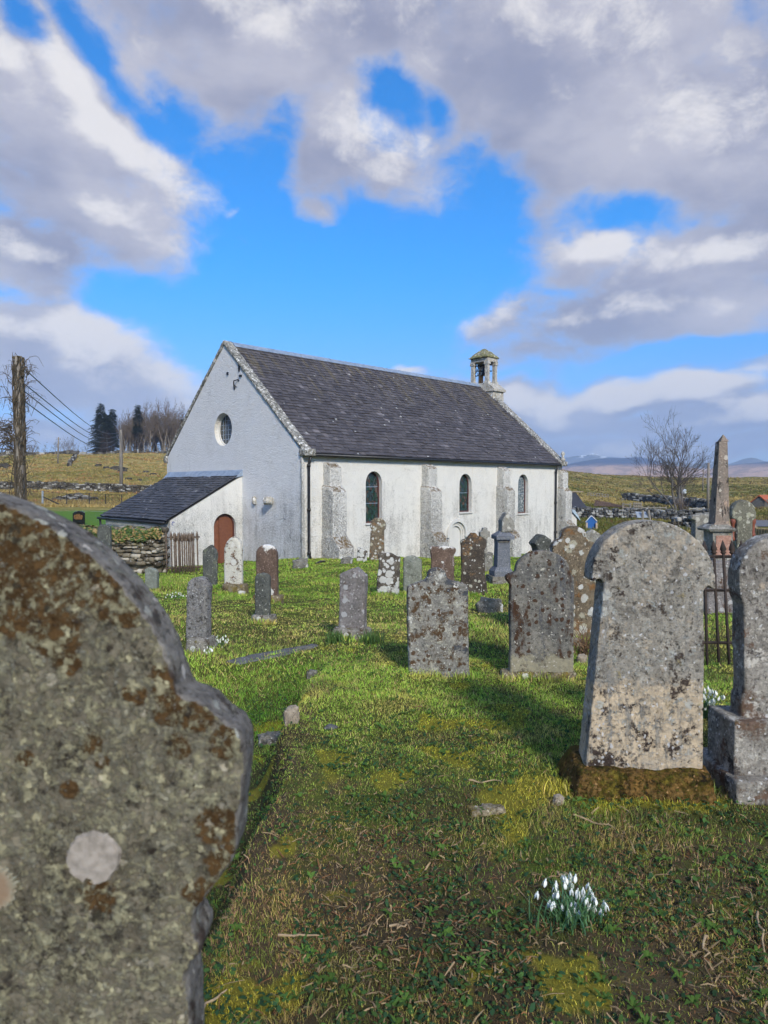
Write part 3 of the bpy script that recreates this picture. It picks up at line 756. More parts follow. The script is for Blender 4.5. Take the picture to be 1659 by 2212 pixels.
WHT, CRM, DRK, BRN, ORA, PGR = (.60, .60, .56), (.46, .42, .31), (.035, .032, .03), (.085, .045, .028), (.26, .15, .05), (.38, .39, .35)
SM = {
 'front': stone_mat('olive_brown_lichened_stone', (.225, .20, .145), (.12, .105, .075),
    [('patch', (.40, .37, .25), 30, .535, .06), ('patch', (.30, .28, .21), 62, .52, .05), ('patch', (.050, .040, .030), 17, .585, .05), ('patch', (.090, .050, .020), 3.2, .60, .045, (1, 1, 1), 1.55, 1.34, .15),
     ('patch', (.11, .066, .028), 8, .615, .04), ('patch', (.46, .44, .30), 85, .62, .04), ('patch', (.42, .40, .27), 11, .66, .05)], 11, .8, .5),
 'arch': stone_mat('pale_sandstone_with_lichen', (.36, .335, .285), (.22, .205, .175),
    [('patch', (.50, .405, .285), 4.5, .62, .07, (1, 1, 1), .46, .68, .24), ('patch', (.42, .36, .28), 3.5, .60, .06, (1, 1, 1), 1.35, 1.05, .10), ('patch', (.15, .14, .122), 13, .60, .05), ('patch', (.36, .37, .34), 17, .60, .04), ('patch', (.40, .38, .33), 26, .58, .05), ('patch', (.07, .055, .045), 9, .625, .035), ('patch', (.06, .045, .038), 7, .62, .03, (1, 1, 1), .40, .62, .06), ('patch', (.27, .26, .235), 7, .60, .06, (2, 1, .25)), ('patch', (.05, .04, .036), 24, .64, .03),
     ('disc', (.46, .46, .42), 7, .25, .32), ('patch', (.36, .30, .17), 12, .66, .04)], 12, .7, .5),
 'pale': stone_mat('pale_grey_granular_stone', (.30, .28, .245), (.17, .158, .138),
    [('patch', (.50, .475, .42), 11, .575, .05), ('patch', (.13, .085, .06), 5, .58, .05), ('patch', (.07, .06, .055), 8, .60, .04), ('patch', (.17, .09, .055), 7, .63, .04, (1, 1, .5)), ('patch', (.16, .14, .03), 6, .68, .05), ('disc', (.44, .36, .27), 5, .2, .35)], 13, .6, .5),
 'centre': stone_mat('grey_slab_with_brown_blotches', (.27, .26, .23), (.17, .165, .15),
    [('patch', (.085, .052, .028), 9, .545, .035), ('patch', (.38, .37, .31), 16, .57, .05), ('disc', (.085, .05, .028), 22, .35, .5), ('patch', WHT, 8, .64, .03, (1, 1, 1), .9, .5, .05), ('disc', WHT, 10, .22, .42), ('patch', (.07, .075, .085), 4, .62, .03, (1, 1, 1.5), .9, .62, .10)], 14, .6, .45),
 'tall': stone_mat('dark_grey_slab_with_brown_streaks', (.20, .19, .165), (.105, .105, .10),
    [('patch', (.06, .033, .02), 5, .56, .04, (1.2, 1, .45)), ('patch', (.085, .09, .10), 3.6, .57, .04, (1.6, 1, .25)), ('disc', (.06, .033, .02), 18, .35, .5), ('disc', (.52, .50, .42), 7, .20, .36), ('patch', (.28, .26, .19), 4, .64, .06, (1, 1, 1), .12, .3, .2)], 15, .6, .45),
 'spotted': stone_mat('brown_stone_with_big_lichen_rosettes', (.20, .16, .11), (.11, .09, .065),
    [('patch', (.21, .11, .045), 5, .58, .05), ('disc', (.40, .38, .29), 6, .7, .5), ('disc', (.50, .50, .46), 9, .45, .45), ('disc', (.56, .56, .53), 14, .4, .45), ('patch', DRK, 16, .63, .03)], 16, .8, .4),
 'dark': stone_mat('dark_slate_grey_stone', (.105, .11, .10), (.06, .065, .06), [('patch', (.21, .22, .18), 9, .60, .06, (1.5, 1, .35)), ('patch', (.16, .17, .11), 4, .62, .06), ('disc', (.40, .41, .37), 26, .2, .35)], 17, .5, .4),
 'granite': stone_mat('speckled_grey_granite', (.27, .26, .25), (.17, .165, .16), [('patch', (.42, .41, .40), 38, .58, .04), ('patch', (.07, .065, .06), 24, .58, .04), ('disc', (.52, .50, .44), 8, .16, .4), ('patch', (.13, .09, .06), 6, .66, .04)], 18, 1.0, .5),
 'mauve': stone_mat('mauve_grey_stone', (.25, .23, .225), (.16, .148, .14), [('patch', (.10, .065, .05), 9, .60, .04, (1, 1, .6)), ('disc', (.42, .42, .42), 9, .45, .45), ('disc', (.38, .38, .36), 22, .4, .45), ('patch', DRK, 15, .66, .03)], 19, .6, .4),
 'redbrown': stone_mat('red_brown_sandstone', (.165, .115, .09), (.095, .065, .05), [('patch', (.20, .16, .14), 5, .58, .06, (1.6, 1, .3)), ('disc', WHT, 6, .30, .42), ('patch', (.66, .64, .60), 5, .62, .03, (1, 1, 1), .99, .78, .26), ('disc', WHT, 15, .15, .4)], 20, .6, .4),
 'white': stone_mat('white_lichen_crusted_stone', (.19, .13, .09), (.10, .08, .06), [('patch', (.55, .53, .46), 3.4, .40, .03), ('patch', (.15, .085, .05), 9, .57, .025), ('disc', (.64, .63, .58), 8, .45, .5)], 21, .7, .35),
 'piebald': stone_mat('piebald_lichened_stone', (.145, .125, .10), (.07, .06, .05), [('disc', (.55, .55, .52), 7, .75, .62), ('disc', (.62, .62, .60), 13, .6, .55), ('patch', (.28, .20, .10), 6, .66, .04), ('patch', (.5, .5, .47), 9, .60, .03, (1, 1, 1), .1, .25, .1)], 22, .8, .4),
 'green': stone_mat('grey_green_weathered_stone', (.25, .27, .235), (.17, .185, .155), [('patch', (.33, .35, .31), 11, .60, .05), ('patch', (.10, .11, .09), 7, .63, .05)], 23, 1.2, .35),
 'ornate': stone_mat('dark_brown_carved_stone', (.10, .082, .066), (.05, .043, .036), [('disc', (.48, .50, .47), 4.2, .22, .36), ('disc', (.42, .41, .34), 12, .35, .42), ('patch', (.20, .12, .06), 7, .63, .04, (1, 1, 1), 1.0, .7, .1), ('disc', (.55, .55, .52), 25, .18, .4)], 24, .8, .4),
 'bluegrey': stone_mat('blue_grey_granite_pedestal', (.155, .165, .19), (.12, .13, .15), [('patch', (.30, .31, .32), 30, .60, .04), ('patch', (.22, .22, .2), 4, .66, .06)], 25, .25, .25),
 'sand': stone_mat('grey_sandstone', (.30, .29, .26), (.19, .18, .155), [('disc', (.48, .47, .42), 8, .35, .45), ('patch', DRK, 9, .62, .04), ('patch', (.30, .27, .13), 6, .65, .05)], 26, .7, .4),
 'obelisk': stone_mat('pinkish_obelisk_stone', (.27, .215, .175), (.19, .165, .14), [('patch', (.46, .33, .25), 5, .58, .04, (1, 1, .6)), ('patch', (.04, .036, .033), 6, .575, .03, (1.4, 1, .5)), ('disc', (.50, .45, .38), 12, .25, .4)], 27, .5, .4),
 'pink': stone_mat('pink_granite_panel', (.36, .20, .15), (.29, .165, .125), [('patch', (.42, .27, .22), 40, .56, .05)], 28, .2, .35),
 'lichgreen': stone_mat('grey_green_rosette_stone', (.20, .195, .15), (.13, .125, .10), [('disc', (.36, .36, .27), 7, .7, .55), ('disc', (.46, .45, .38), 14, .5, .5), ('patch', (.07, .065, .05), 8, .63, .04)], 29, .8, .4),
 'black': simple('polished_black_granite', (.012, .012, .013), (.009, .009, .01), 12, .15, .02, .001, spec=.6),
 'moss': stone_mat('mossy_brown_stone', (.22, .12, .035), (.105, .068, .024), [('patch', (.17, .13, .022), 6, .56, .06), ('patch', (.20, .10, .035), 5, .61, .06), ('patch', (.03, .024, .016), 14, .60, .05), ('patch', (.12, .11, .02), 30, .57, .06)], 30, 1.4, .7),
 'plinth': stone_mat('grey_plinth_stone', (.27, .255, .225), (.165, .155, .13), [('patch', (.085, .06, .04), 8, .57, .05), ('patch', (.17, .14, .035), 6, .64, .05), ('disc', WHT, 10, .3, .45)], 31, .9, .45),
 'mossplinth': stone_mat('mossy_plinth_stone', (.27, .23, .16), (.15, .12, .075), [('patch', (.20, .15, .04), 7, .55, .05), ('patch', (.08, .06, .035), 9, .60, .04), ('disc', WHT, 10, .2, .4)], 32, .9, .45),
 'rock': stone_mat('grey_field_rock', (.24, .23, .20), (.12, .115, .10), [('disc', WHT, 6, .4, .5), ('patch', (.05, .05, .045), 7, .60, .05), ('patch', (.13, .13, .04), 6, .66, .05)], 33, .9, .5),
 'beige': stone_mat('beige_rock', (.36, .31, .24), (.25, .21, .16), [('patch', (.15, .12, .09), 8, .62, .05)], 34, .7, .3),
 'flag': stone_mat('dark_flagstone', (.13, .135, .135), (.09, .09, .09), [('patch', (.19, .18, .15), 4, .60, .06), ('patch', (.07, .075, .035), 5, .64, .06)], 35, .4, .35),
}
GR = 'old headstones standing in the churchyard'
VIEWED = []   # footprints kept clear of grass: (x, y, radius)

def anchor(z, base, depth=None):
    bx, by = z(*base)
    if depth is None:
        return bx, hit(bx, by)
    p = at(bx, by, depth); return bx, Vector((p.x, p.y, H(p.x, p.y)))

def to_local(z, pts, bx, P, yaw=0.0, d=0.0):
    c = math.cos(yaw); out = []
    for a, b in pts:
        q = at(*z(a, b), P.y + d)
        out.append(((q.x - P.x) / c, q.z - P.z))
    return out

def headstone(label, z, pts, base, mat, depth=None, thick=.1, plinth=None, yaw=0.0, seed=1, amp=.006, voxel=None, cat='gravestone', group=GR, name='gravestone', tilt=0.0, sink=True):
    yaw = R(yaw)
    bx, P = anchor(z, base, depth)
    k = P.y / FPX
    vox = voxel or max(.011, min(.03, P.y * .0028))
    loc = [(x, zz) for x, zz in to_local(z, pts, bx, P, yaw, plinth[0][1] if plinth else 0.0)]
    VIEWED.append((P.x, P.y, (max(x for x, _ in loc) - min(x for x, _ in loc)) * .5))
    if not plinth:
        lo = min(zz for _, zz in loc)
        loc = [(x, zz if zz > lo + .12 else min(zz, -.02) - .16) for x, zz in loc]
        o = slab(name, loc, thick, SM[mat], None, vox, amp, seed)
        o.location = P; o.rotation_euler = (tilt, 0, yaw)
        return tag(o, label, cat, group)
    root = empty(name, P, yaw); tag(root, label, cat, group)
    y0 = 0.0
    for i, (pp, extra, pmat) in enumerate(plinth):
        pl = to_local(z, pp, bx, P, yaw)
        xs = [q[0] for q in pl]; zs = [q[1] for q in pl]
        x0, x1, za, zb = min(xs), max(xs), min(zs), max(zs)
        if i == 0: za = -.2
        dpt = thick + 2 * extra
        y0 = plinth[0][1] - extra
        block('plinth', ((x0 + x1) / 2, y0 + dpt / 2, (za + zb) / 2), (x1 - x0, dpt, zb - za), SM[pmat], root, max(.014, vox * 1.2), amp * 2.0, seed + 5 + i, .97)
    ys = plinth[0][1]
    zt = max(q[1] for q in to_local(z, plinth[-1][0], bx, P, yaw))
    lo = min(zz for _, zz in loc)
    loc = [(x, zz if zz > lo + .10 else zt - .03) for x, zz in loc]
    o = slab('headstone', loc, thick, SM[mat], root, vox, amp, seed, ys)
    return root

# the near stone at the left, close to the camera
arc_r = [(-393 + 1204 * math.sin(t), 1243 - 1204 * math.cos(t)) for t in np.linspace(0, 1.10, 16)]
rt = arc_r + [(704, 770), (728, 845), (738, 880), (756, 897), (800, 905), (850, 928), (900, 985), (975, 1028), (1000, 1088), (1006, 1180), (990, 1300), (978, 1400), (974, 1500), (950, 1570), (925, 1605), (862, 1682), (800, 1765), (786, 1830), (822, 1885), (826, 1930), (800, 1965), (770, 2000), (782, 2230), (790, 2700)]
lf = [(-786 - x, y) for x, y in rt[1:]]
bx, P = anchor(zA, (300, 2212), .92)
ka = P.y / FPX * .9722 / 1.80832
def stain(px, py, r, w=1.35):
    q = to_local(zA, [(px, py)], bx, P)[0]; return ('ball', (.105, .060, .024), (q[0], 0.0, q[1]), r * ka, w)
SM['front'] = stone_mat('olive_brown_lichened_stone', (.235, .21, .15), (.12, .105, .075),
    [('patch', (.30, .28, .20), 30, .545, .06), ('patch', (.06, .05, .04), 15, .60, .05)] +
    [stain(*q) for q in ((20, 300, 240), (230, 340, 220), (430, 440, 140), (60, 500, 170), (250, 640, 110), (290, 760, 60), (530, 570, 55), (720, 860, 110), (810, 950, 95), (690, 960, 60), (730, 1100, 55), (560, 890, 50), (930, 1080, 70), (390, 1090, 48), (430, 1160, 32), (300, 1270, 40), (890, 1420, 95), (920, 1560, 80), (830, 1690, 70), (420, 1690, 80, 2.2), (120, 1150, 40))] +
    [('patch', (.44, .405, .255), 55, .54, .05), ('patch', (.50, .47, .30), 24, .60, .05), ('patch', (.36, .345, .27), 85, .60, .04), ('patch', (.07, .055, .042), 40, .62, .04)], 11, .8, .5)
A = headstone('large brown and olive lichened headstone close up, cut off by the left edge', zA, list(reversed(rt)) + lf, (300, 2212), 'front', depth=.92, thick=.08, seed=2, voxel=.0075, amp=.0035)
A.location.x -= .007
bx, P = anchor(zA, (300, 2212), .92)
def apos(px, py):
    q = to_local(zA, [(px, py)], bx, P)[0]; return (q[0], 0.0, q[1])
A.data.materials.append(stone_mat('grey_brown_lichened_edge', (.215, .20, .175), (.125, .115, .105), [('patch', (.33, .33, .27), 36, .60, .06), ('patch', (.07, .05, .04), 13, .58, .05), ('disc', (.36, .36, .31), 34, .3, .45)], 43, .8, .5))
for p_ in A.data.polygons:
    if p_.normal.y > -.62: p_.material_index = 1
# its large rosettes are real crusts growing on the face
def crust(px, py, r, c, seed, spiky=0.0, cut_=None):
    x, _, zc = apos(px, py); k = .92 / FPX * .9722 / 1.80832
    rnd = random.Random(seed); mb = MB(); n = 90; ring = []
    for i in range(n):
        t = 2 * math.pi * i / n
        w = 1 + .12 * mnoise.noise(Vector((math.cos(t) * 2 + seed, math.sin(t) * 2, 0))) + .05 * mnoise.noise(Vector((math.cos(t) * 7 + seed, math.sin(t) * 7, 3)))
        w += spiky * rnd.uniform(-1, .6)
        if cut_ and abs((t - cut_ + math.pi) % (2 * math.pi) - math.pi) < .16: w *= .78
        ring.append((x + r * k * w * math.cos(t), zc + r * k * w * math.sin(t)))
    vs = [(x, -.0068, zc)] + [(x + (a - x) * .93, -.0068, zc + (b - zc) * .93) for a, b in ring] + [(a, -.001, b) for a, b in ring]
    fs = [(0, 1 + (i + 1) % n, 1 + i) for i in range(n)] + [(1 + i, 1 + (i + 1) % n, 1 + n + (i + 1) % n, 1 + n + i) for i in range(n)]
    o = mb.add(vs, fs).build('lichen_crust', c, A)
    return o
crust(398, 1540, 112, simple('pinkish_white_lichen', (.37, .33, .285), (.21, .185, .155), 75, .95, .5, .002), 3, 0, 4.55)
mm, gg = material('fringed_lichen'); ov = gg.n('ShaderNodeTexCoord').outputs['Object']
x_, y_, z_ = apos(-10, 1660)
dd = gg.vm('LENGTH', gg.vm('SUBTRACT', ov, (x_, -.006, z_)), out='Value')
ns = gg.noise(ov, 90, 5, .7)
finish(gg, gg.mix(gg.ss(gg.m('ADD', dd, gg.m('MULTIPLY', ns, .02)), .03, .055), (.24, .17, .11), gg.mix(gg.ss(ns, .4, .6), (.45, .45, .34), (.26, .27, .20))), .95, ns, .6, .003)
crust(-10, 1660, 105, mm, 9, .10)

# the big arched stone on its mossy base
bpts = [(213, 1830), (322, 720), (325, 690), (318, 660), (300, 650), (285, 655), (265, 672), (250, 668)] + arc(250, 645, 1014, 692, 378, 22) + [(1015, 716), (985, 712), (975, 698), (955, 694), (940, 715), (932, 1850)]
bx, P = anchor(z7, (600, 2050))
k = P.y / FPX
B = empty('gravestone', P, R(-2)); tag(B, 'big round-headed pale stone with shoulder notches on a mossy brown base, right foreground', 'gravestone', GR)
VIEWED.append((P.x, P.y + .2, .42))
slab('headstone', to_local(z7, bpts, bx, P, 0, .14), .155, SM['arch'], B, .010, .0045, 3, .14)
q = to_local(z7, [(66, 2050), (1100, 2050), (205, 1735), (930, 1790)], bx, P)
zt_ = to_local(z7, [(600, 1812)], bx, P, 0, .12)[0][1]
q[2:] = to_local(z7, [(205, 1735), (930, 1790)], bx, P, 0, .13)
mb = MB().hexa([(q[0][0], 0, -.16), (q[1][0], -.02, -.16), (q[1][0] + .02, .46, -.16), (q[0][0] - .02, .46, -.16),
                (q[2][0] - .01, .085, zt_ - .015), (q[3][0] + .03, .085, zt_ - .02), (q[3][0] + .04, .40, zt_), (q[2][0] - .02, .38, zt_ + .02)])
o = mb.build('plinth', SM['moss'], B); md = o.modifiers.new('r', 'REMESH'); md.mode = 'VOXEL'; md.voxel_size = .011; md.use_smooth_shade = True
md = o.modifiers.new('s', 'SMOOTH'); md.iterations = 12; md.factor = .5
apply_mods(o); weather(o, .022, 8, .45)

# the stone cut off at the right edge, on a double plinth
cpts = [(1182, 1560), (1183, 1400), (1188, 1385), (1202, 1350), (1198, 830), (1196, 800), (1186, 790), (1182, 770), (1172, 745), (1176, 735), (1170, 705)] + arc(1170, 640, 1692, 640, 262, 18)
cpts += [(2862 - x, y) for x, y in reversed(cpts[:11])]
bx, P = anchor(z7, (1432, 2062))
Cc = empty('gravestone', P, R(1)); tag(Cc, 'pale granular arched stone on a stepped double plinth, cut off by the right edge', 'gravestone', GR)
VIEWED.append((P.x, P.y + .2, .42))
q = to_local(z7, [(1150, 2060), (1712, 2060), (1150, 1905), (1181, 1845), (1682, 1845), (1181, 1562)], bx, P)
w2, h2 = q[1][0] - q[0][0], q[2][1]; w1, h1 = q[4][0] - q[3][0], q[5][1]
block('plinth', (0, .24, (h2 - .2) / 2), (w2, .46, h2 + .2), SM['pale'], Cc, .013, .007, 4)
block('plinth', (0, .225, (h2 + h1) / 2 - .01), (w1, .28, h1 - h2 + .01), SM['pale'], Cc, .011, .005, 5)
slab('headstone', to_local(z7, cpts, bx, P, 0, .155), .125, SM['pale'], Cc, .010, .004, 6, .155)

# middle distance
headstone('broad grey slab with brown blotches and a small raised round top, middle of the grass', z6,
          [(333, 1190), (318, 640), (317, 578), (330, 557), (385, 541), (418, 528), (440, 521), (449, 505)] + arc(450, 497, 572, 497, 52, 10) + [(577, 515), (605, 528), (640, 536), (700, 548), (716, 575), (728, 1190)], (530, 1150), 'centre', thick=.085, yaw=7, seed=7, amp=.005)
headstone('tall arched dark slab with brown streaks and white lichen, left of the big mossy-based stone', z6,
          [(985, 1150), (984, 600), (984, 548), (962, 534), (955, 510), (962, 492), (985, 484), (1012, 482), (1020, 470)] + arc(1020, 468, 1372, 468, 134, 18) + [(1376, 480), (1396, 500), (1400, 540), (1396, 1150)], (1180, 1162), 'tall', thick=.1, seed=8, plinth=[([(930, 1162), (1425, 1162), (1425, 1128)], .04, 'mossplinth')])
headstone('dark stone with a pointed gabled head rising behind the tall arched slab', z6,
          [(1160, 1000), (1160, 316), (1137, 290), (1150, 272), (1197, 226), (1222, 238), (1262, 266), (1258, 300), (1243, 312), (1243, 1000)], (1200, 700), 'dark', depth=8.4, thick=.2, seed=9, yaw=12)
headstone('brown stone with round shoulders covered in large cream lichen rosettes', z6,
          [(1258, 1000), (1256, 340), (1258, 306), (1275, 280), (1302, 264), (1335, 262), (1338, 248), (1322, 238)] + arc(1322, 232, 1482, 232, 56, 12) + [(1484, 248), (1480, 262), (1510, 268), (1540, 290), (1552, 320), (1555, 1000)], (1405, 820), 'spotted', depth=7.5, thick=.16, seed=10)
headstone('low rounded lichened stone just behind the big arched stone', z4, [(245, 1100), (262, 960), (290, 925), (330, 912), (365, 935), (395, 960), (400, 1100)], (320, 1060), 'sand', depth=12.5, thick=.14, seed=11)
headstone('grey stone with a shallow pointed head on a mossy plinth beside green shoots', z5,
          [(1203, 800), (1212, 520), (1214, 464), (1300, 425), (1314, 422), (1370, 470), (1368, 540), (1362, 830)], (1290, 868), 'mauve', thick=.13, yaw=-20, seed=12, plinth=[([(1170, 868), (1385, 868), (1385, 800)], .055, 'plinth')])
headstone('small speckled dark stone on a pale plinth in front of a red-brown stone', z5,
          [(690, 725), (691, 480), (704, 464), (742, 455), (772, 462), (786, 480), (785, 740)], (748, 762), 'dark', thick=.09, yaw=-14, seed=13, plinth=[([(668, 762), (815, 762), (815, 718)], .05, 'plinth')])
headstone('red-brown round-headed stone with a white lichen crown', z5,
          [(700, 620), (700, 400), (700, 345)] + arc(701, 335, 832, 335, 55, 12) + [(834, 360), (838, 620)], (772, 640), 'redbrown', thick=.12, yaw=-12, seed=14, plinth=[([(675, 640), (862, 640), (862, 595)], .05, 'mossplinth')])
headstone('pointed white lichen-crusted stone on a mossy block in front of the brown door', z5,
          [(502, 540), (500, 400), (503, 300), (518, 262), (542, 238), (565, 229), (588, 240), (608, 272), (616, 310), (618, 400), (618, 545)], (560, 590), 'white', thick=.11, yaw=-14, seed=15, plinth=[([(490, 590), (640, 590), (640, 525)], .07, 'mossplinth')])
headstone('narrow dark slate stone with a stepped ogee top, left of the brown door', z5,
          [(376, 560), (375, 400), (377, 315), (395, 303), (412, 294), (418, 285), (430, 281), (441, 287), (447, 300), (464, 312), (468, 330), (466, 560)], (425, 545), 'dark', thick=.1, yaw=-12, seed=16)
headstone('rough speckled granite stone leaning slightly, nearest the left foreground stone', z5,
          [(250, 870), (256, 640), (264, 518), (298, 491), (332, 483), (365, 490), (398, 532), (394, 700), (388, 885)], (345, 955), 'granite', thick=.13, yaw=-18, seed=17, amp=.01, plinth=[([(262, 955), (400, 955), (400, 862)], .06, 'plinth')])
headstone('low grey stone half hidden behind the left foreground stone', z5, [(20, 560), (22, 432), (40, 421), (75, 426), (97, 445), (100, 560)], (60, 520), 'green', depth=13.5, thick=.12, yaw=-10, seed=18)
headstone('rounded grey stone showing over the left foreground stone, before the ivied wall', z3, [(778, 1850), (780, 1610), (790, 1570), (812, 1553), (850, 1551), (885, 1572), (893, 1610), (895, 1850)], (835, 1800), 'dark', depth=15.5, thick=.12, seed=19)
headstone('squat stone piebald with white lichen, in front of the first buttress and window', z6,
          [(113, 640), (120, 500), (130, 420), (131, 400), (121, 362), (135, 347), (160, 351), (190, 345), (226, 353), (246, 373), (274, 370), (268, 402), (263, 640)], (190, 622), 'piebald', thick=.1, yaw=-6, seed=20, amp=.01)
headstone('low grey-green stone with a wavy top', z6,
          [(288, 620), (287, 440), (288, 387), (310, 373), (345, 365), (376, 373), (412, 393), (410, 620)], (350, 612), 'green', thick=.09, yaw=-4, seed=21, amp=.008, plinth=[([(266, 628), (425, 628), (425, 602)], .05, 'plinth')])
headstone('brown flat-topped stone with white lichen along its flared head', z6,
          [(468, 700), (472, 400), (468, 345), (460, 318), (468, 306), (520, 308), (560, 304), (620, 311), (637, 320), (634, 344), (624, 360), (622, 700)], (550, 590), 'redbrown', depth=11.9, thick=.11, seed=22, amp=.01)
headstone('dark brown stone with an eroded scalloped top', z6,
          [(668, 640), (668, 420), (664, 300), (657, 268), (690, 259), (712, 246), (722, 223), (745, 214), (768, 224), (775, 241), (800, 246), (830, 263), (832, 300), (818, 330), (820, 480), (834, 560), (848, 640)], (755, 625), 'ornate', thick=.12, yaw=-4, seed=23, amp=.012)
headstone('small dark stone leaning over by the church wall', z5, [(1325, 420), (1338, 296), (1400, 322), (1388, 420)], (1358, 395), 'piebald', depth=20.5, thick=.16, seed=24, amp=.012)
headstone('tall lichened stone with an overhanging round head below the first church window', z6,
          [(66, 420), (78, 215), (88, 197), (78, 190), (77, 160)] + arc(79, 158, 178, 164, 40, 10) + [(180, 192), (166, 197), (168, 300), (172, 420)], (118, 374), 'spotted', depth=21.2, thick=.2, seed=25)
headstone('broad lichened stone with stepped shoulders beside the obelisk', z4,
          [(1106, 1300), (1106, 850), (1078, 838), (1080, 806), (1112, 803), (1135, 800), (1150, 793), (1185, 795), (1240, 800), (1243, 830), (1240, 1300)], (1175, 1150), 'sand', depth=10.6, thick=.15, seed=26, amp=.01)
# stone with red shafts
ypts = [(1422, 1400), (1422, 840), (1383, 832), (1381, 800), (1392, 760), (1412, 722), (1440, 697), (1482, 685), (1520, 697), (1550, 722), (1568, 762), (1578, 800), (1576, 828), (1548, 838), (1548, 1400)]
Y = headstone('grey-green pointed stone with red shafts at its sides, behind the obelisk', z4, ypts, (1482, 1100), 'lichgreen', depth=11.5, thick=.18, seed=27)
bx, P = anchor(z4, (1482, 1100), 11.5)
for a, b0 in ((1403, 1000), (1559, 970)):
    (x, zt), (_, zb) = to_local(z4, [(a, 834), (a, b0)], bx, P)
    zb = min(zb, zt - .3)
    MB().lathe([(.034, zb), (.042, zb + .03), (.027, zb + .06), (.027, zt - .10), (.042, zt - .06), (.042, zt)], 12, (x, .05, 0)).build('shaft', simple('red_terracotta', (.25, .085, .05), (.19, .06, .04), 12, .6), Y, None, True)

# black polished stone with gilt lettering, far left
W = headstone('small polished black headstone with gilt inscription on the far lawn', z3, [(586, 1560), (587, 1462), (608, 1448), (635, 1443), (660, 1446), (683, 1458), (683, 1560)], (635, 1535), 'black', depth=36, thick=.12, seed=28, voxel=.025, amp=.001)
bx, P = anchor(z3, (635, 1535), 36)
gi = MB()
for yy, x0, x1 in ((1472, 618, 650), (1480, 602, 668), (1487, 598, 672), (1494, 606, 664), (1501, 600, 670), (1508, 610, 660)):
    (xa, za), (xb, _) = to_local(z3, [(x0, yy), (x1, yy)], bx, P)
    rr = random.Random(yy); x = xa
    while x < xb:
        w = rr.uniform(.03, .08); gi.box((x + w / 2, -.012, za), (w * .8, .02, .035)); x += w + .02
gi.build('inscription', simple('gilt_paint', (.42, .22, .08), (.3, .15, .06), 10, .5), W)

# pedestal monument
def tier(mb, z, pts, bx, P, yc, depth, dtop=None):
    """x0b,x1b,yb, x0t,x1t,yt in picture survey units to a square tier"""
    x0b, x1b, yb, x0t, x1t, yt = pts
    (a, _), (b, _) = to_local(z, [(x0b, yb), (x1b, yb)], bx, P)
    dd = yc - (b - a) / 2
    (a, zb), (b, _) = to_local(z, [(x0b, yb), (x1b, yb)], bx, P, 0, dd); (c, zt), (d, _) = to_local(z, [(x0t, yt), (x1t, yt)], bx, P, 0, dd)
    db = (b - a) / 2 if depth is None else depth / 2; dt = (d - c) / 2 if dtop is None else dtop / 2
    return mb.hexa([(a, yc - db, zb), (b, yc - db, zb), (b, yc + db, zb), (a, yc + db, zb), (c, yc - dt, zt), (d, yc - dt, zt), (d, yc + dt, zt), (c, yc + dt, zt)])
bx, P = anchor(z6, (950, 556))
G_ = empty('monument', P, R(8)); tag(G_, 'blue-grey granite pedestal monument topped by a rough pointed block', 'monument', GR)
VIEWED.append((P.x, P.y + .3, .5))
yc = .42
tier(MB(), z6, (873, 1028, 600, 876, 1026, 503), bx, P, yc, None).build('step', SM['plinth'], G_)
tier(tier(MB(), z6, (890, 1012, 503, 890, 1012, 470), bx, P, yc, None), z6, (890, 1012, 470, 908, 998, 444), bx, P, yc, None).build('base', SM['bluegrey'], G_)
tier(MB(), z6, (911, 1000, 444, 916, 996, 290), bx, P, yc, None).build('shaft', SM['bluegrey'], G_)
mb = tier(MB(), z6, (914, 998, 290, 914, 998, 262), bx, P, yc, None)
tier(mb, z6, (904, 1024, 262, 904, 1024, 238), bx, P, yc, None); tier(mb, z6, (904, 1024, 238, 940, 990, 210), bx, P, yc, None)
mb.build('cornice', SM['bluegrey'], G_)
dn = MB(); (a, za), (b, zb) = to_local(z6, [(918, 284), (994, 270)], bx, P, 0, .22)
for i in range(9):
    dn.box((a + (b - a) * (i + .5) / 9, yc - (b - a) / 2 - .03, (za + zb) / 2), ((b - a) / 15, .03, (zb - za) * .6))
dn.build('dentil_band', SM['plinth'], G_)
pl = to_local(z6, [(942, 215), (945, 135), (962, 108), (976, 84), (1000, 112), (1024, 145), (1022, 215)], bx, P, 0, .27)
slab('finial_block', pl, .3, SM['sand'], G_, .022, .012, 29, yc - .15)

# small ringed cross on a block
bx, P = anchor(z6, (845, 436), 18.5)
X_ = empty('stone_cross', P, R(10)); tag(X_, 'small ringed stone cross on a rough block near the blocked doorway', 'cross', GR)
VIEWED.append((P.x, P.y + .2, .5))
cp_ = to_local(z6, [(820, 360), (822, 252), (806, 250), (797, 246), (795, 212), (808, 210), (814, 206), (815, 186), (847, 186), (848, 206), (856, 210), (866, 212), (866, 245), (857, 250), (846, 252), (850, 360)], bx, P)
slab('cross_slab', cp_, .16, SM['sand'], X_, .024, .008, 30, .12)
q = to_local(z6, [(808, 445), (884, 445), (808, 350)], bx, P)
block('block', ((q[0][0] + q[1][0]) / 2, .22, (q[2][1] - .15) / 2), (q[1][0] - q[0][0], .42, q[2][1] + .15), SM['rock'], X_, .03, .03, 31, .8)

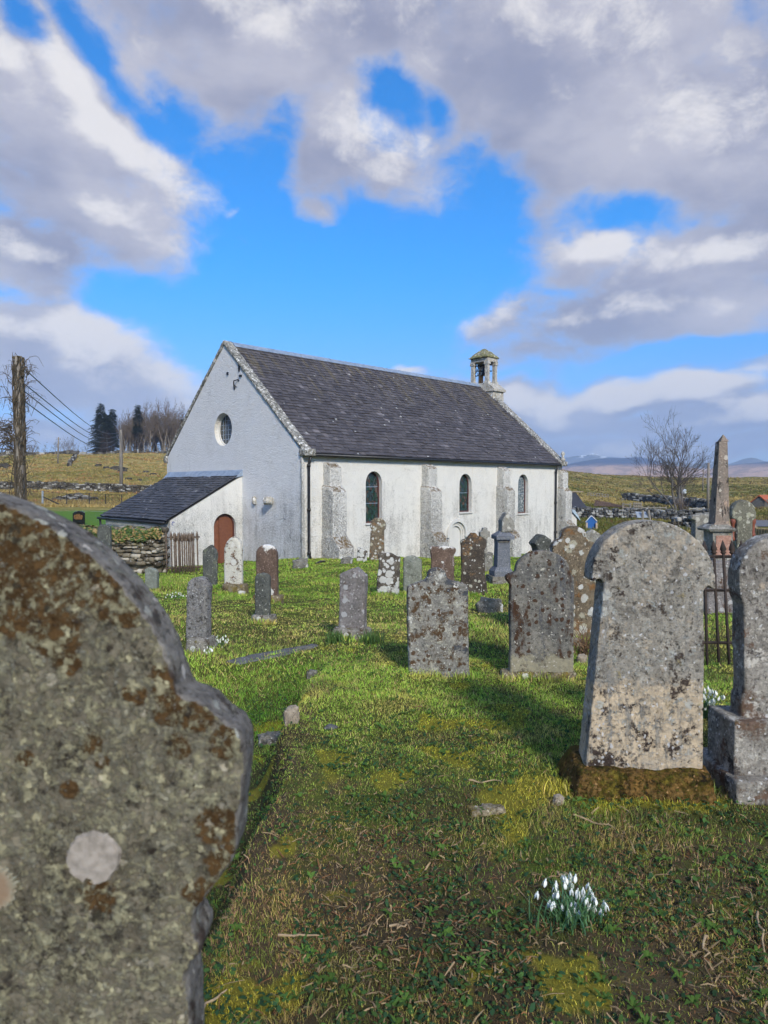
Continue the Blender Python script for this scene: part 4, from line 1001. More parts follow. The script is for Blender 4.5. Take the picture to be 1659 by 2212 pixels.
# obelisk on its pedestal
OD = 9.5
bx, P = anchor(z4, (1310, 1150), OD)
O_ = empty('obelisk', P, R(0)); tag(O_, 'tall pinkish stone obelisk on a panelled pedestal inside iron railings', 'obelisk', 'monuments at the right')
VIEWED.append((P.x, P.y + .2, .5))
yc = .30
o = tier(tier(MB(), z4, (1256, 1366, 868, 1300, 1362, 242), bx, P, yc, None), z4, (1300, 1362, 242, 1329, 1335, 190), bx, P, yc, None).build('shaft', SM['obelisk'], O_)
bm = bmesh.new(); bm.from_mesh(o.data); bmesh.ops.remove_doubles(bm, verts=bm.verts, dist=.002); bm.to_mesh(o.data); bm.free()
tier(MB(), z4, (1246, 1378, 892, 1252, 1370, 868), bx, P, yc, None).build('shaft_base', SM['obelisk'], O_)
mb = tier(MB(), z4, (1216, 1408, 930, 1206, 1418, 912), bx, P, yc, None); tier(mb, z4, (1206, 1418, 912, 1246, 1378, 880), bx, P, yc, None)
mb.build('cornice', SM['sand'], O_)
dw = tier(MB(), z4, (1238, 1390, 1160, 1238, 1390, 930), bx, P, yc, None); dw.build('die', SM['sand'], O_)
q = to_local(z4, [(1258, 1130), (1372, 1130), (1258, 960)], bx, P, 0, .16); hw = (to_local(z4, [(1390, 1160)], bx, P)[0][0] - to_local(z4, [(1238, 1160)], bx, P)[0][0]) / 2
MB().box(((q[0][0] + q[1][0]) / 2, yc - hw - .004, (q[0][1] + q[2][1]) / 2), (q[1][0] - q[0][0], .02, q[2][1] - q[0][1])).build('panel', SM['pink'], O_)
zb_ = to_local(z4, [(1310, 1160)], bx, P)[0][1]
block('plinth', (to_local(z4, [(1314, 1130)], bx, P, 0, .2)[0][0], yc, (zb_ - .25) / 2), (2 * hw + .34, 2 * hw + .34, zb_ + .25), SM['mauve'], O_, .03, .012, 33)

# iron railings about the obelisk
def railing(label, posts, loc_fn, mat, r=.011, rails=(.86,), name='iron_railing', group=None, spear=.10):
    """posts: list of (foot, head) vectors"""
    c = sum((Vector(p[0]) for p in posts), Vector()) / len(posts)
    root = empty(name, c); tag(root, label, 'railing', group)
    for f, h in posts:
        f, h = Vector(f) - c, Vector(h) - c
        d = (h - f).normalized()
        mb = MB().tube([f - d * .15, h - d * spear], r, 7)
        e = h - d * spear
        mb.tube([e - d * spear * .25, e - d * spear * .1, e, e + d * spear * .15, e + d * spear * .45, h], [r * 1.2, r * 2.1, r * 1.3, r * 2.3, r * 1.7, r * .2], 7)
        mb.build('bar', mat, root, None, True)
    for t in rails:
        pts = [Vector(f) - c + (Vector(h) - Vector(f)) * t for f, h in posts]
        a, b = pts[0], pts[-1]
        MB().tube([a + (a - b).normalized() * .08] + pts + [b + (b - a).normalized() * .08], r * 1.1, 4).build('rail', mat, root)
    return root
posts = []
for xt, xb in ((948, 968), (1006, 1040), (1063, 1104), (1118, 1160), (1176, 1215), (1235, 1270), (1295, 1325), (1352, 1380)):
    fx_, fy_ = z7(xb, 1182); f = hit(fx_, fy_); hx, hy = z7(xt, 412)
    posts.append((f, at(hx, hy, f.y + .06)))
railing('rusty spear-topped iron railing in front of the obelisk', posts, None, M['rust_iron'], .013, (.18, .60, .87), group='iron railings')
pb = []
for i in range(6):
    f = posts[0][0].lerp(Vector((posts[0][0].x + .35, posts[0][0].y + 2.6, 0)), (i + 1) / 6); f.z = H(f.x, f.y)
    pb.append((f, f + Vector((-.02, 0, 1.12))))
railing('iron railing running back along the left side of the obelisk plot', pb, None, M['rust_iron'], .012, (.2, .87), group='iron railings')
# railing beside the porch
z6b = zf(380, 1840, .3617)
posts = []
for i, (xx, zt_) in enumerate(((740, 652), (795, 650), (828, 652), (845, 668), (872, 655), (888, 656), (912, 664), (935, 655), (958, 662), (980, 658), (998, 664), (1018, 656), (1035, 654), (1076, 646))):
    fx_, fy_ = z6b(xx + 12, 1022); f = at(fx_, fy_, 20.6 + .12 * (i % 2)); f.z = H(f.x, f.y)
    posts.append((f, at(*z6b(xx, zt_), f.y)))
railing('rusty spear-topped railing beside the white porch end wall', posts, None, simple('pale_rusty_iron', (.17, .125, .09), (.07, .05, .04), 14, .85, .4, .004), .022, (.12, .85), group='iron railings', spear=.22)

# ------------------------------------------------------------------ ground
def ground_mat():
    m, g = material('churchyard_and_moor_ground')
    v = g.n('ShaderNodeTexCoord').outputs['Object']
    x, y, z = g.xyz(v)
    flat = g.comb(x, y, 0.0)
    r = g.vm('LENGTH', flat, out='Value')
    n_b = g.noise(v, .45, 6, .65); n_m = g.noise(v, 2.6, 7, .68); n_f = g.noise(v, 16, 7, .72); n_ff = g.noise(v, 70, 4, .7)
    # turf: green, moss and bare black soil
    turf = g.mix(g.ss(n_m, .35, .65), (.060, .085, .016), (.115, .115, .028))
    turf = g.mix(g.ss(n_f, .45, .7), turf, (.045, .055, .014))
    turf = g.mix(g.ss(g.m('ADD', n_m, g.m('MULTIPLY', n_f, .35)), .80, .92), turf, (.16, .135, .03))
    soil = g.mix(n_f, (.032, .025, .016), (.11, .082, .045))
    soil = g.mix(g.ss(g.noise(v, 5, 6, .7), .56, .68), soil, (.15, .135, .022))
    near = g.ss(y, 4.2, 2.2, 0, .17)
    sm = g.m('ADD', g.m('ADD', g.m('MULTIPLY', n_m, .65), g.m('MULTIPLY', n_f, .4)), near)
    left = g.m('MULTIPLY', g.ss(x, -.35, -.7, 0, .22), g.ss(y, 6.5, 4.5))
    col = g.mix(g.ss(g.m('ADD', sm, left), .56, .70), turf, soil)
    mk = g.n('ShaderNodeSeparateColor', {0: g.n('ShaderNodeVertexColor', layer_name='tint').outputs[0]}).outputs
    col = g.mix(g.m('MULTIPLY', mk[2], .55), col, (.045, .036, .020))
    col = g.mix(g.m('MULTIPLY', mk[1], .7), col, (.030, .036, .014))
    col = g.mix(g.m('MULTIPLY', g.ss(g.m('ADD', mk[0], g.m('MULTIPLY', g.m('SUBTRACT', n_f, .5), 1.1)), .25, .75), .8), col, g.mix(n_f, (.10, .095, .014), (.27, .24, .03)))
    # mown lawn beyond the wall
    lawn = g.m('MULTIPLY', g.ss(y, 33, 36), g.ss(x, -6, -9))
    col = g.mix(lawn, col, g.mix(n_f, (.085, .17, .022), (.11, .21, .03)))
    # rough grazing and moor
    gy = g.noise(g.n('ShaderNodeMapping', {'Vector': v, 'Scale': (.5, 1.6, 1)}).outputs[0], .16, 8, .68)
    gs = g.noise(v, .9, 7, .72)
    moorL = g.mix(g.ss(g.m('ADD', gy, g.m('MULTIPLY', g.m('SUBTRACT', gs, .5), .5)), .42, .60), (.22, .19, .05), (.38, .28, .10))
    moorR = g.mix(g.ss(g.m('ADD', gy, g.m('MULTIPLY', g.m('SUBTRACT', gs, .5), .7)), .44, .60), (.17, .155, .042), (.36, .265, .09))
    moorR = g.mix(g.ss(gs, .58, .68), moorR, (.075, .06, .03))
    moor = g.mix(g.ss(x, -6, 6), moorL, moorR)
    reed = g.m('MULTIPLY', g.ss(g.noise(g.n('ShaderNodeMapping', {'Vector': v, 'Scale': (.6, 1, 1)}).outputs[0], .11, 5, .6), .56, .64), g.ss(n_b, .35, .55))
    moor = g.mix(g.m('MULTIPLY', reed, g.m('MULTIPLY', g.ss(x, 10, -10), .7)), moor, (.34, .175, .075))
    grn = g.ss(g.noise(v, .05, 4, .6), .5, .62)
    moor = g.mix(g.m('MULTIPLY', grn, .45), moor, (.12, .15, .03))
    edge = g.m('ADD', r, g.m('MULTIPLY', g.m('SUBTRACT', n_b, .5), 8))
    fieldR = g.m('MULTIPLY', g.ss(edge, 36, 42), g.ss(x, -4, 4))
    fieldL = g.m('MULTIPLY', g.ss(edge, 55, 58), g.ss(x, 4, -4))
    col = g.mix(g.m('MAXIMUM', fieldR, fieldL), col, moor)
    h = g.m('ADD', g.m('MULTIPLY', n_f, .6), g.m('MULTIPLY', n_ff, .3))
    hb = g.m('ADD', h, g.m('MULTIPLY', gs, g.ss(r, 40, 80, 0, 12)))
    finish(g, col, .95, hb, .7, .04, .1)
    return m
angs = np.concatenate([np.radians(np.arange(-48, 48, .30)), np.radians(np.arange(48, 312, 3.0))])
rings = [.0] + list(np.geomspace(.25, 4600, 460))
na, nr = len(angs), len(rings)
RRg, AAg = np.meshgrid(rings[1:], angs, indexing='ij')
gx = (RRg * np.sin(AAg)).ravel(); gy_ = (RRg * np.cos(AAg)).ravel()
gz = Hn(gx, gy_)
gV = np.concatenate([[[0, 0, H(0, 0)]], np.stack([gx, gy_, gz], 1)])
idx = 1 + np.arange((nr - 1) * na).reshape(nr - 1, na)
q0, q1 = idx[:-1, :], idx[1:, :]
gF = np.stack([q0, q1, np.roll(q1, -1, 1), np.roll(q0, -1, 1)], -1).reshape(-1, 4)[:, ::-1]
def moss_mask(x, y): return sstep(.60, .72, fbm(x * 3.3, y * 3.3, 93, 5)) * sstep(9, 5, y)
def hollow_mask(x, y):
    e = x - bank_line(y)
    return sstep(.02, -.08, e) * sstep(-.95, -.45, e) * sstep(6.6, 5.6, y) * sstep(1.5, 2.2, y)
def soil_mask(x, y): return sstep(.50, .62, fbm(x * 2.1, y * 2.1, 91)) * sstep(14, 8, y)
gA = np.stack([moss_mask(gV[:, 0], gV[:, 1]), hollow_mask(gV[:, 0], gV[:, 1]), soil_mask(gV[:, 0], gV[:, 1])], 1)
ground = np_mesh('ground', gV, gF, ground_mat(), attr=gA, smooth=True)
gd = bmesh.new(); gd.from_mesh(ground.data); gd.verts.ensure_lookup_table()
for i in range(na):
    gd.faces.new((gd.verts[0], gd.verts[1 + (i + 1) % na], gd.verts[1 + i]))
gd.to_mesh(ground.data); gd.free()
tag(ground, kind='structure')

# ------------------------------------------------------------------ hills on the skyline
def hill_mat(name, low, mid, high, z0, z1, snow=None):
    m, g = material(name)
    v = g.n('ShaderNodeTexCoord').outputs['Object']
    x, y, z = g.xyz(v)
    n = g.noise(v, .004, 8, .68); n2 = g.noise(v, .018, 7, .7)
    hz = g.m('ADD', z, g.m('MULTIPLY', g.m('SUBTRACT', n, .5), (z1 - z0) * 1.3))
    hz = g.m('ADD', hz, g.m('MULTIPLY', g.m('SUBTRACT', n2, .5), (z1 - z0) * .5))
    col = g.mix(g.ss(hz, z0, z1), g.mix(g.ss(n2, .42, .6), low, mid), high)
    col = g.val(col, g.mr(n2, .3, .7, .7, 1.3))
    if snow:
        col = g.mix(g.ss(g.m('ADD', hz, g.m('MULTIPLY', g.m('SUBTRACT', n2, .5), 120)), snow, snow + 30), col, (.85, .87, .9))
    finish(g, col, .95, n2, .8, 12, .1)
    return m
def hills(name, prof, D, depth, mat, seed, amp):
    """prof: (zoom x, zoom y) crest samples; a solid ridge with front and back slopes"""
    P = [z4(a, b) for a, b in prof]
    azs = np.array([math.atan2(ray(p[0], p[1])[0], ray(p[0], p[1])[1]) for p in P])
    hs = np.array([ray(*p)[2] / math.hypot(ray(*p)[0], ray(*p)[1]) * D + CAMZ for p in P])
    A = np.concatenate([np.linspace(azs[0] - .5, azs[0], 50)[:-1], np.linspace(azs[0], azs[-1], 260), np.linspace(azs[-1], azs[-1] + .5, 50)[1:]])
    Hh = np.interp(A, azs, hs)
    T = np.linspace(-1, 1, 44)
    AA, TT = np.meshgrid(A, T, indexing='ij')
    rr = D + TT * depth
    X = rr * np.sin(AA); Y = rr * np.cos(AA)
    n = fbm(X / amp[0], Y / amp[0], seed, 5) - .5
    shape = np.where(TT < 0, sstep(-1, 0, TT) ** .8, sstep(1, 0, TT) ** .8)
    hh = np.interp(AA, A, Hh)
    Z = -12 + (hh + 12) * shape + n * amp[1] * (1 - np.abs(TT)) ** .5 * (np.abs(TT) + .08)
    idx = np.arange(AA.size).reshape(AA.shape)
    F = np.stack([idx[:-1, :-1], idx[1:, :-1], idx[1:, 1:], idx[:-1, 1:]], -1).reshape(-1, 4)
    o = np_mesh(name, np.stack([X.ravel(), Y.ravel(), Z.ravel()], 1), F[:, ::-1], mat, smooth=True)
    return tag(o, kind='structure')
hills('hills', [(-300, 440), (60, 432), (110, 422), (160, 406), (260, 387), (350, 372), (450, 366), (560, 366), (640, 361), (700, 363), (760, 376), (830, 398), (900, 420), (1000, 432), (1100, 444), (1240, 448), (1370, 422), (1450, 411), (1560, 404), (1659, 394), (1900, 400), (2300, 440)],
      2600, 700, hill_mat('cloud_shaded_hills', (.66, .41, .26), (.28, .175, .11), (.04, .055, .11), 58, 82), 3, (420, 70))  # dark blue upper slopes: cloud shadow painted into the hill colour
hills('hills', [(-300, 395), (0, 380), (90, 366), (200, 351), (290, 341), (330, 334), (360, 341), (400, 352), (470, 360), (560, 372), (700, 380), (780, 390), (830, 386), (880, 388), (940, 398), (1000, 405), (1100, 412), (1170, 404), (1215, 410), (1270, 425), (1330, 420), (1400, 402), (1450, 382), (1490, 371), (1530, 365), (1570, 371), (1610, 386), (1659, 402), (1900, 420)],
      4000, 450, hill_mat('far_hills', (.16, .15, .13), (.12, .12, .12), (.09, .10, .12), 100, 180, 165), 5, (500, 60))

# ------------------------------------------------------------------ dry-stone walls
def wallstone_mat(name, cs, moss):
    m, g = material(name)
    v = g.n('ShaderNodeTexCoord').outputs['Object']
    ri = g.n('ShaderNodeNewGeometry').outputs['Random Per Island']
    col = g.ramp(ri, [(0, cs[0]), (.45, cs[1]), (.8, cs[2]), (1, cs[3])])
    n = g.noise(v, 7, 7, .7); n2 = g.noise(v, 1.3, 5, .65)
    col = g.val(col, g.mr(n, .25, .75, .55, 1.45))
    col = g.mix(g.ss(g.m('ADD', g.m('MULTIPLY', n2, .7), g.m('MULTIPLY', n, .35)), .62 - moss, .72 - moss), col, (.12, .105, .03))
    col = g.mix(g.ss(g.noise(v, 11, 5, .7), .60, .66), col, (.50, .49, .45))
    finish(g, col, .95, n, .6, .02, .1)
    return m
M['dry1'] = wallstone_mat('dry_stone', ((.035, .03, .025), (.08, .07, .055), (.17, .16, .14), (.46, .45, .42)), .02)
M['dry2'] = wallstone_mat('mossy_dry_stone', ((.06, .05, .038), (.14, .12, .085), (.24, .21, .16), (.46, .43, .36)), .04)
M['dry3'] = wallstone_mat('grey_dry_stone', ((.035, .035, .035), (.09, .09, .088), (.17, .168, .16), (.42, .42, .40)), -.03)
def drywall(label, path, height, thick, size, mat, seed, res=1, name='stone_wall', group=None, gap=0.0):
    rnd = random.Random(seed); mb = MB()
    bm = bmesh.new(); bmesh.ops.create_icosphere(bm, subdivisions=res, radius=1)
    T = [v.co.copy() for v in bm.verts]; F = [[v.index for v in f.verts] for f in bm.faces]; bm.free()
    for (xa, ya), (xb, yb) in zip(path[:-1], path[1:]):
        L = math.hypot(xb - xa, yb - ya); ux, uy = (xb - xa) / L, (yb - ya) / L
        ang = math.atan2(uy, ux); rows = max(1, int(height / (size * .62)))
        # a core so that no daylight passes through
        n = max(2, int(L / 2.5))
        for i in range(n):
            s0, s1 = L * i / n, L * (i + 1) / n
            za, zb = H(xa + ux * s0, ya + uy * s0), H(xa + ux * s1, ya + uy * s1)
            c = [(xa + ux * s0 - uy * w, ya + uy * s0 + ux * w) for w in (-thick * .3, thick * .3)] + [(xa + ux * s1 - uy * w, ya + uy * s1 + ux * w) for w in (thick * .3, -thick * .3)]
            zs = [za, za, zb, zb]
            mb.hexa([(p[0], p[1], z - .2) for p, z in zip(c, zs)] + [(p[0], p[1], z + height * .86) for p, z in zip(c, zs)])
        for row in range(rows):
            zz0 = (row + .5) * height / rows
            s = rnd.random() * size * -.5
            while s < L:
                w = size * rnd.choice((.45, .7, 1.0, 1.0, 1.4, 1.9)) * rnd.uniform(.8, 1.2); hh = height / rows * rnd.uniform(.6, 1.5); zz = zz0 + rnd.uniform(-.25, .25) * height / rows
                sc = s + w / 2; s += w
                if row == rows - 1 and rnd.random() < .12 + gap: continue
                for side in (-1, 1):
                    off = side * thick * (.30 - .06 * row / rows) + rnd.uniform(-.03, .03)
                    cx_, cy_ = xa + ux * sc - uy * off, ya + uy * sc + ux * off
                    a2 = ang + rnd.uniform(-.12, .12); ca, sa = math.cos(a2), math.sin(a2); tl = rnd.uniform(-.16, .16)
                    o = Vector((rnd.random() * 50, rnd.random() * 50, rnd.random() * 50)); vs = []
                    zg = H(cx_, cy_) if size > .25 or row == 0 else None
                    if zg is None: zg = zg0
                    zg0 = zg
                    for p in T:
                        q = Vector([math.copysign(abs(c) ** .55, c) for c in p]) * (1 + .22 * mnoise.noise(p * 1.3 + o))
                        lx, ly, lz = q.x * w * .52, q.y * thick * .30, q.z * hh * .52 + q.x * tl * w * .4
                        vs.append((cx_ + lx * ca - ly * sa, cy_ + lx * sa + ly * ca, zg + zz + lz))
                    mb.add(vs, F)
    o = mb.build(name, mat, None, None, res > 1)
    # origin at the wall's foot
    c = Vector((path[0][0], path[0][1], H(*path[0])))
    o.data.transform(Matrix.Translation(-c)); o.location = c
    return tag(o, label, 'wall', group)
WG = 'dry stone walls'
def hxy(z, a, b, d=None):
    if d is None:
        p = hit(*z(a, b)); return (p.x, p.y)
    p = at(*z(a, b), d); return (p.x, p.y)
e0, e1 = at(351, 1220, 20.9), at(180, 1220, 21.6)
iv = drywall('short mossy rubble wall topped with ivy, left of the iron railing', [(e0.x, e0.y), (e1.x - 1.6, e1.y + .2)], 1.22, .62, .17, M['dry2'], 3, 2, group=WG)

def leaf_cloud(n, fn, size, rnd, shape=5):
    """n leaf-sized faces placed by fn(rnd) -> (point, normal)"""
    V, F = [], []
    for i in range(n):
        p, nm = fn(rnd); nm = (Vector(nm) + Vector((rnd.uniform(-.7, .7), rnd.uniform(-.7, .7), rnd.uniform(-.4, .7)))).normalized()
        a = nm.orthogonal().normalized(); a.rotate(Matrix.Rotation(rnd.uniform(0, 6.3), 3, nm)); b = nm.cross(a)
        s = size * rnd.uniform(.6, 1.4); k = len(V)
        for u, w, h in ((0, -.5, 0), (.42, -.12, .1), (.25, .45, .04), (0, .65, -.05), (-.25, .45, .04), (-.42, -.12, .1)):
            V.append(tuple(p + a * u * s + b * w * s + nm * h * s))
        F.append((k, k + 1, k + 2, k + 3, k + 4, k + 5))
    return V, F
def leaf_mat(name, cols, rough=.5, trans=.25):
    m, g = material(name)
    ri = g.n('ShaderNodeNewGeometry').outputs['Random Per Island']
    col = g.ramp(ri, [(i / (len(cols) - 1), c) for i, c in enumerate(cols)])
    b = finish(g, col, rough, None, spec=.3)
    return m
M['ivy'] = leaf_mat('ivy_leaves', [(.03, .055, .015), (.05, .10, .02), (.10, .15, .03), (.26, .18, .07), (.34, .24, .10)])
rnd = random.Random(5); dxy = (Vector((e1.x - 1.6, e1.y + .2, 0)) - Vector((e0.x, e0.y, 0)))
def ivyfn(r):
    s = r.random(); c = Vector((e0.x, e0.y, 0)) + dxy * s; z = H(c.x, c.y)
    th = r.uniform(0, math.pi); hang = (.30 + .28 * mnoise.noise(Vector((s * 9, 1, 2)))) * r.random() ** 1.4
    bump = .10 * mnoise.noise(Vector((s * 14, 0, 0))) + .05
    if r.random() < .5:
        w = r.uniform(-.36, .36); return Vector((c.x, c.y - w * 1.0, z + 1.20 + bump + .16 * math.cos(w * 4) * r.random())), (0, 0, 1)
    return Vector((c.x + r.uniform(-.05, .12), c.y - .36 - .08 * r.random(), z + 1.30 + bump - hang)), (0, -1, .4)
V_, F_ = leaf_cloud(6500, ivyfn, .075, rnd)
ivy = MB().add([Vector(v) - iv.location for v in V_], F_).build('ivy', M['ivy'], iv)

drywall('long low dry-stone wall across the left field below the hill', [hxy(z3, -200, 1282, 92), hxy(z3, 300, 1283, 91), hxy(z3, 900, 1290, 90), hxy(z3, 1300, 1292, 89), (-13, 88), (-6, 88)], 1.10, .7, .34, M['dry1'], 4, 1, group=WG)
drywall('ruined line of stones climbing the left hill', [hxy(z3, 560, 1085), hxy(z3, 590, 1040), hxy(z3, 610, 1000)], .7, .8, .9, M['dry1'], 5, 1, group=WG, gap=.3)
drywall('dry-stone wall along the hill crest before the trees', [(-118, 201), (-92, 201), (-72, 202), (-55, 200), (-42, 199), (-33, 198), (-22, 197)], 1.0, .8, .95, M['dry1'], 6, 1, group=WG)
drywall('dark dry-stone wall beyond the blue board on the right', [hxy(z4, 160, 815, 58), hxy(z4, 350, 815, 58), hxy(z4, 660, 818, 58), hxy(z4, 900, 832, 56), hxy(z4, 1090, 850, 55), hxy(z4, 1250, 850, 55)], 1.0, .8, .32, M['dry3'], 7, 1, group=WG)
drywall('far curving dry-stone wall on the moor behind the bare tree', [hxy(z4, 560, 690), hxy(z4, 720, 705), hxy(z4, 900, 720), hxy(z4, 1100, 745), hxy(z4, 1260, 765)], 1.2, .9, .5, M['dry3'], 8, 1, group=WG)
drywall('short lichened wall end beside the stepped-shouldered stone', [hxy(z4, 930, 880, 44), hxy(z4, 1010, 884, 44), hxy(z4, 1110, 888, 43)], .75, .7, .38, M['dry1'], 9, 1, group=WG)

# rubble heap behind the wire fence
mb = MB(); rr = random.Random(4)
bm = bmesh.new(); bmesh.ops.create_icosphere(bm, subdivisions=1, radius=1); T = [v.co.copy() for v in bm.verts]; FT = [[v.index for v in f.verts] for f in bm.faces]; bm.free()
pc_ = hit(*z3(605, 1358))
for i in range(110):
    a = rr.gauss(0, 1.3); b = rr.gauss(0, .8); h = max(0, .8 - abs(a) * .25 - abs(b) * .3)
    s = rr.uniform(.12, .34); o = Vector((i, i * 2, 1)); zz = H(pc_.x + a, pc_.y + b) + h * rr.random()
    mb.add([(a + p.x * s * (1.4 + .5 * mnoise.noise(p + o)), b + p.y * s * 1.1, zz - pc_.z + p.z * s * (.6 + .3 * mnoise.noise(p * 2 + o))) for p in T], FT)
o = mb.build('rubble_heap', M['dry1'], None, pc_); tag(o, 'heap of grey rubble stones in the grass behind the wire fence', 'rubble', kind='stuff')
# boulders in the fields
for i, (a, b, w) in enumerate(((950, 1110, 2.4), (990, 1125, 1.6), (860, 1100, 1.5), (1010, 1105, 1.2), (1180, 1132, 1.3), (1040, 1190, 1.2), (1130, 1195, .8), (1240, 1150, 1.1), (20, 1085, 2.6), (60, 1092, 1.8), (800, 1080, 1.5))):
    p = hit(*z3(a, b)); o = rough_rock('boulder', (w, w * .8, w * .6), M['dry1'], 40 + i, None, p, .3, i * .9)
    tag(o, 'grey boulder lying in the rough grass of the left hillside', 'boulder', 'boulders on the left hillside')

# ------------------------------------------------------------------ trees
def limb(mb, p, d, L, r, lvl, rnd, cfg, out=None):
    n = cfg['seg']; pts = [p.copy()]; rads = [r]; q = p.copy(); dd = d.copy()
    for i in range(n):
        dd = (dd + Vector((rnd.gauss(0, 1), rnd.gauss(0, 1), rnd.gauss(0, .7))) * cfg['wob'] + Vector((0, 0, cfg['up']))).normalized()
        q = q + dd * L / n; pts.append(q.copy()); rads.append(r * (1 - (i + 1) / n * (1 - cfg['taper'])))
    tgt = out if (out is not None and lvl == 0) else mb
    tgt.tube(pts, rads, cfg['sides'][min(lvl, len(cfg['sides']) - 1)], False)
    if lvl >= cfg['levels']: return
    k = cfg['kids'][min(lvl, len(cfg['kids']) - 1)]
    for j in range(k):
        t = 1.0 if j == 0 else rnd.uniform(cfg['lo'] if lvl == 0 else .25, .97)
        i = min(n - 1, int(t * n)); f = t * n - i
        b = pts[i].lerp(pts[i + 1], f); rb = rads[i] + (rads[i + 1] - rads[i]) * f
        ax = (pts[i + 1] - pts[i]).normalized()
        o = ax.orthogonal().normalized(); o.rotate(Matrix.Rotation(rnd.uniform(0, 6.28), 3, ax))
        ang = rnd.uniform(*cfg['ang']) * (.45 if j == 0 else 1)
        nd = (ax * math.cos(ang) + o * math.sin(ang)).normalized()
        limb(mb, b, nd, L * rnd.uniform(*cfg['len']) * (1 - .35 * (t if lvl == 0 and j else 0)), max(rb * rnd.uniform(.5, .75), cfg['rmin']), lvl + 1, rnd, cfg)
M['bark_grey'] = simple('grey_bark', (.17, .155, .14), (.09, .08, .07), 5, .9, .4)
M['bark_pale'] = simple('pale_bark', (.32, .28, .23), (.20, .165, .13), 3, .9, .2)
M['twig_brown'] = simple('brown_twigs', (.155, .12, .092), (.11, .085, .065), 2, .9, .1)
M['needles'] = simple('dark_needles', (.060, .078, .048), (.03, .042, .028), 3, .8, .1)
M['needles_brown'] = simple('brown_dead_twigs', (.085, .06, .045), (.05, .036, .028), 3, .9, .1)

def tree_proto(seed, h, cfg, stems=1, rt=.02, spread=.1):
    rnd = random.Random(seed); tr, cr = MB(), MB()
    for s in range(stems):
        a = s * 2.4 + rnd.random(); d = Vector((math.cos(a) * spread, math.sin(a) * spread, 1)).normalized()
        limb(cr, Vector((math.cos(a) * rt * h * (stems > 1), math.sin(a) * rt * h * (stems > 1), -.1)), d, h * rnd.uniform(.5, .62), rt * h, 0, rnd, cfg, tr)
    return tr, cr
WOODC = dict(seg=4, wob=.10, up=.10, taper=.45, sides=[5, 3, 3, 3], levels=4, kids=[7, 4, 4, 3], ang=(.35, .8), len=(.42, .62), lo=.30, rmin=.020)
woodm = []
for s in range(5):
    tr, cr = tree_proto(100 + s, 14, WOODC, 1 + s % 2, .011, .14)
    woodm.append((tr.mesh('trunk'), cr.mesh('crown')))
    woodm[-1][0].materials.append(M['bark_pale']); woodm[-1][1].materials.append(M['twig_brown'])
def put_tree(k, p, sc, rz, label, group, name='bare_tree', mats=None):
    root = empty(name, p, rz); root.scale = (sc, sc, sc * random.uniform(.92, 1.1))
    for nm, me in zip(('trunk', 'crown'), woodm[k]):
        o = bpy.data.objects.new(nm, me); COL.objects.link(o); o.parent = root
    return tag(root, label, 'tree', group)
rnd = random.Random(12)
TG = 'leafless trees of the hilltop wood'
for i in range(84):
    a = rnd.uniform(985, 1480); d = rnd.uniform(203, 226)
    top = 690 if a > 1150 else 720
    p = at(*z3(a, 985), d); p.z = H(p.x, p.y)
    put_tree(i % 5, p, rnd.uniform(.82, 1.12) * (1.08 if a > 1180 else .95), rnd.uniform(0, 6.3), 'one of the bare brownish trees packed in the wood on the left hilltop', TG)
for i, (a, top, d) in enumerate(((215, 860, 232), (262, 850, 238), (305, 862, 236), (385, 870, 250), (440, 868, 245), (492, 782, 228), (565, 800, 226), (600, 830, 232), (645, 855, 240), (692, 850, 236), (120, 880, 240))):
    p = at(*z3(a, 985), d); p.z = H(p.x, p.y); hh = at(*z3(a, top), d).z - p.z
    put_tree((i * 2 + 1) % 5, p, hh / 15.5, i * 1.3, 'small leafless tree on the skyline left of the dark conifers', 'leafless skyline trees at the left')

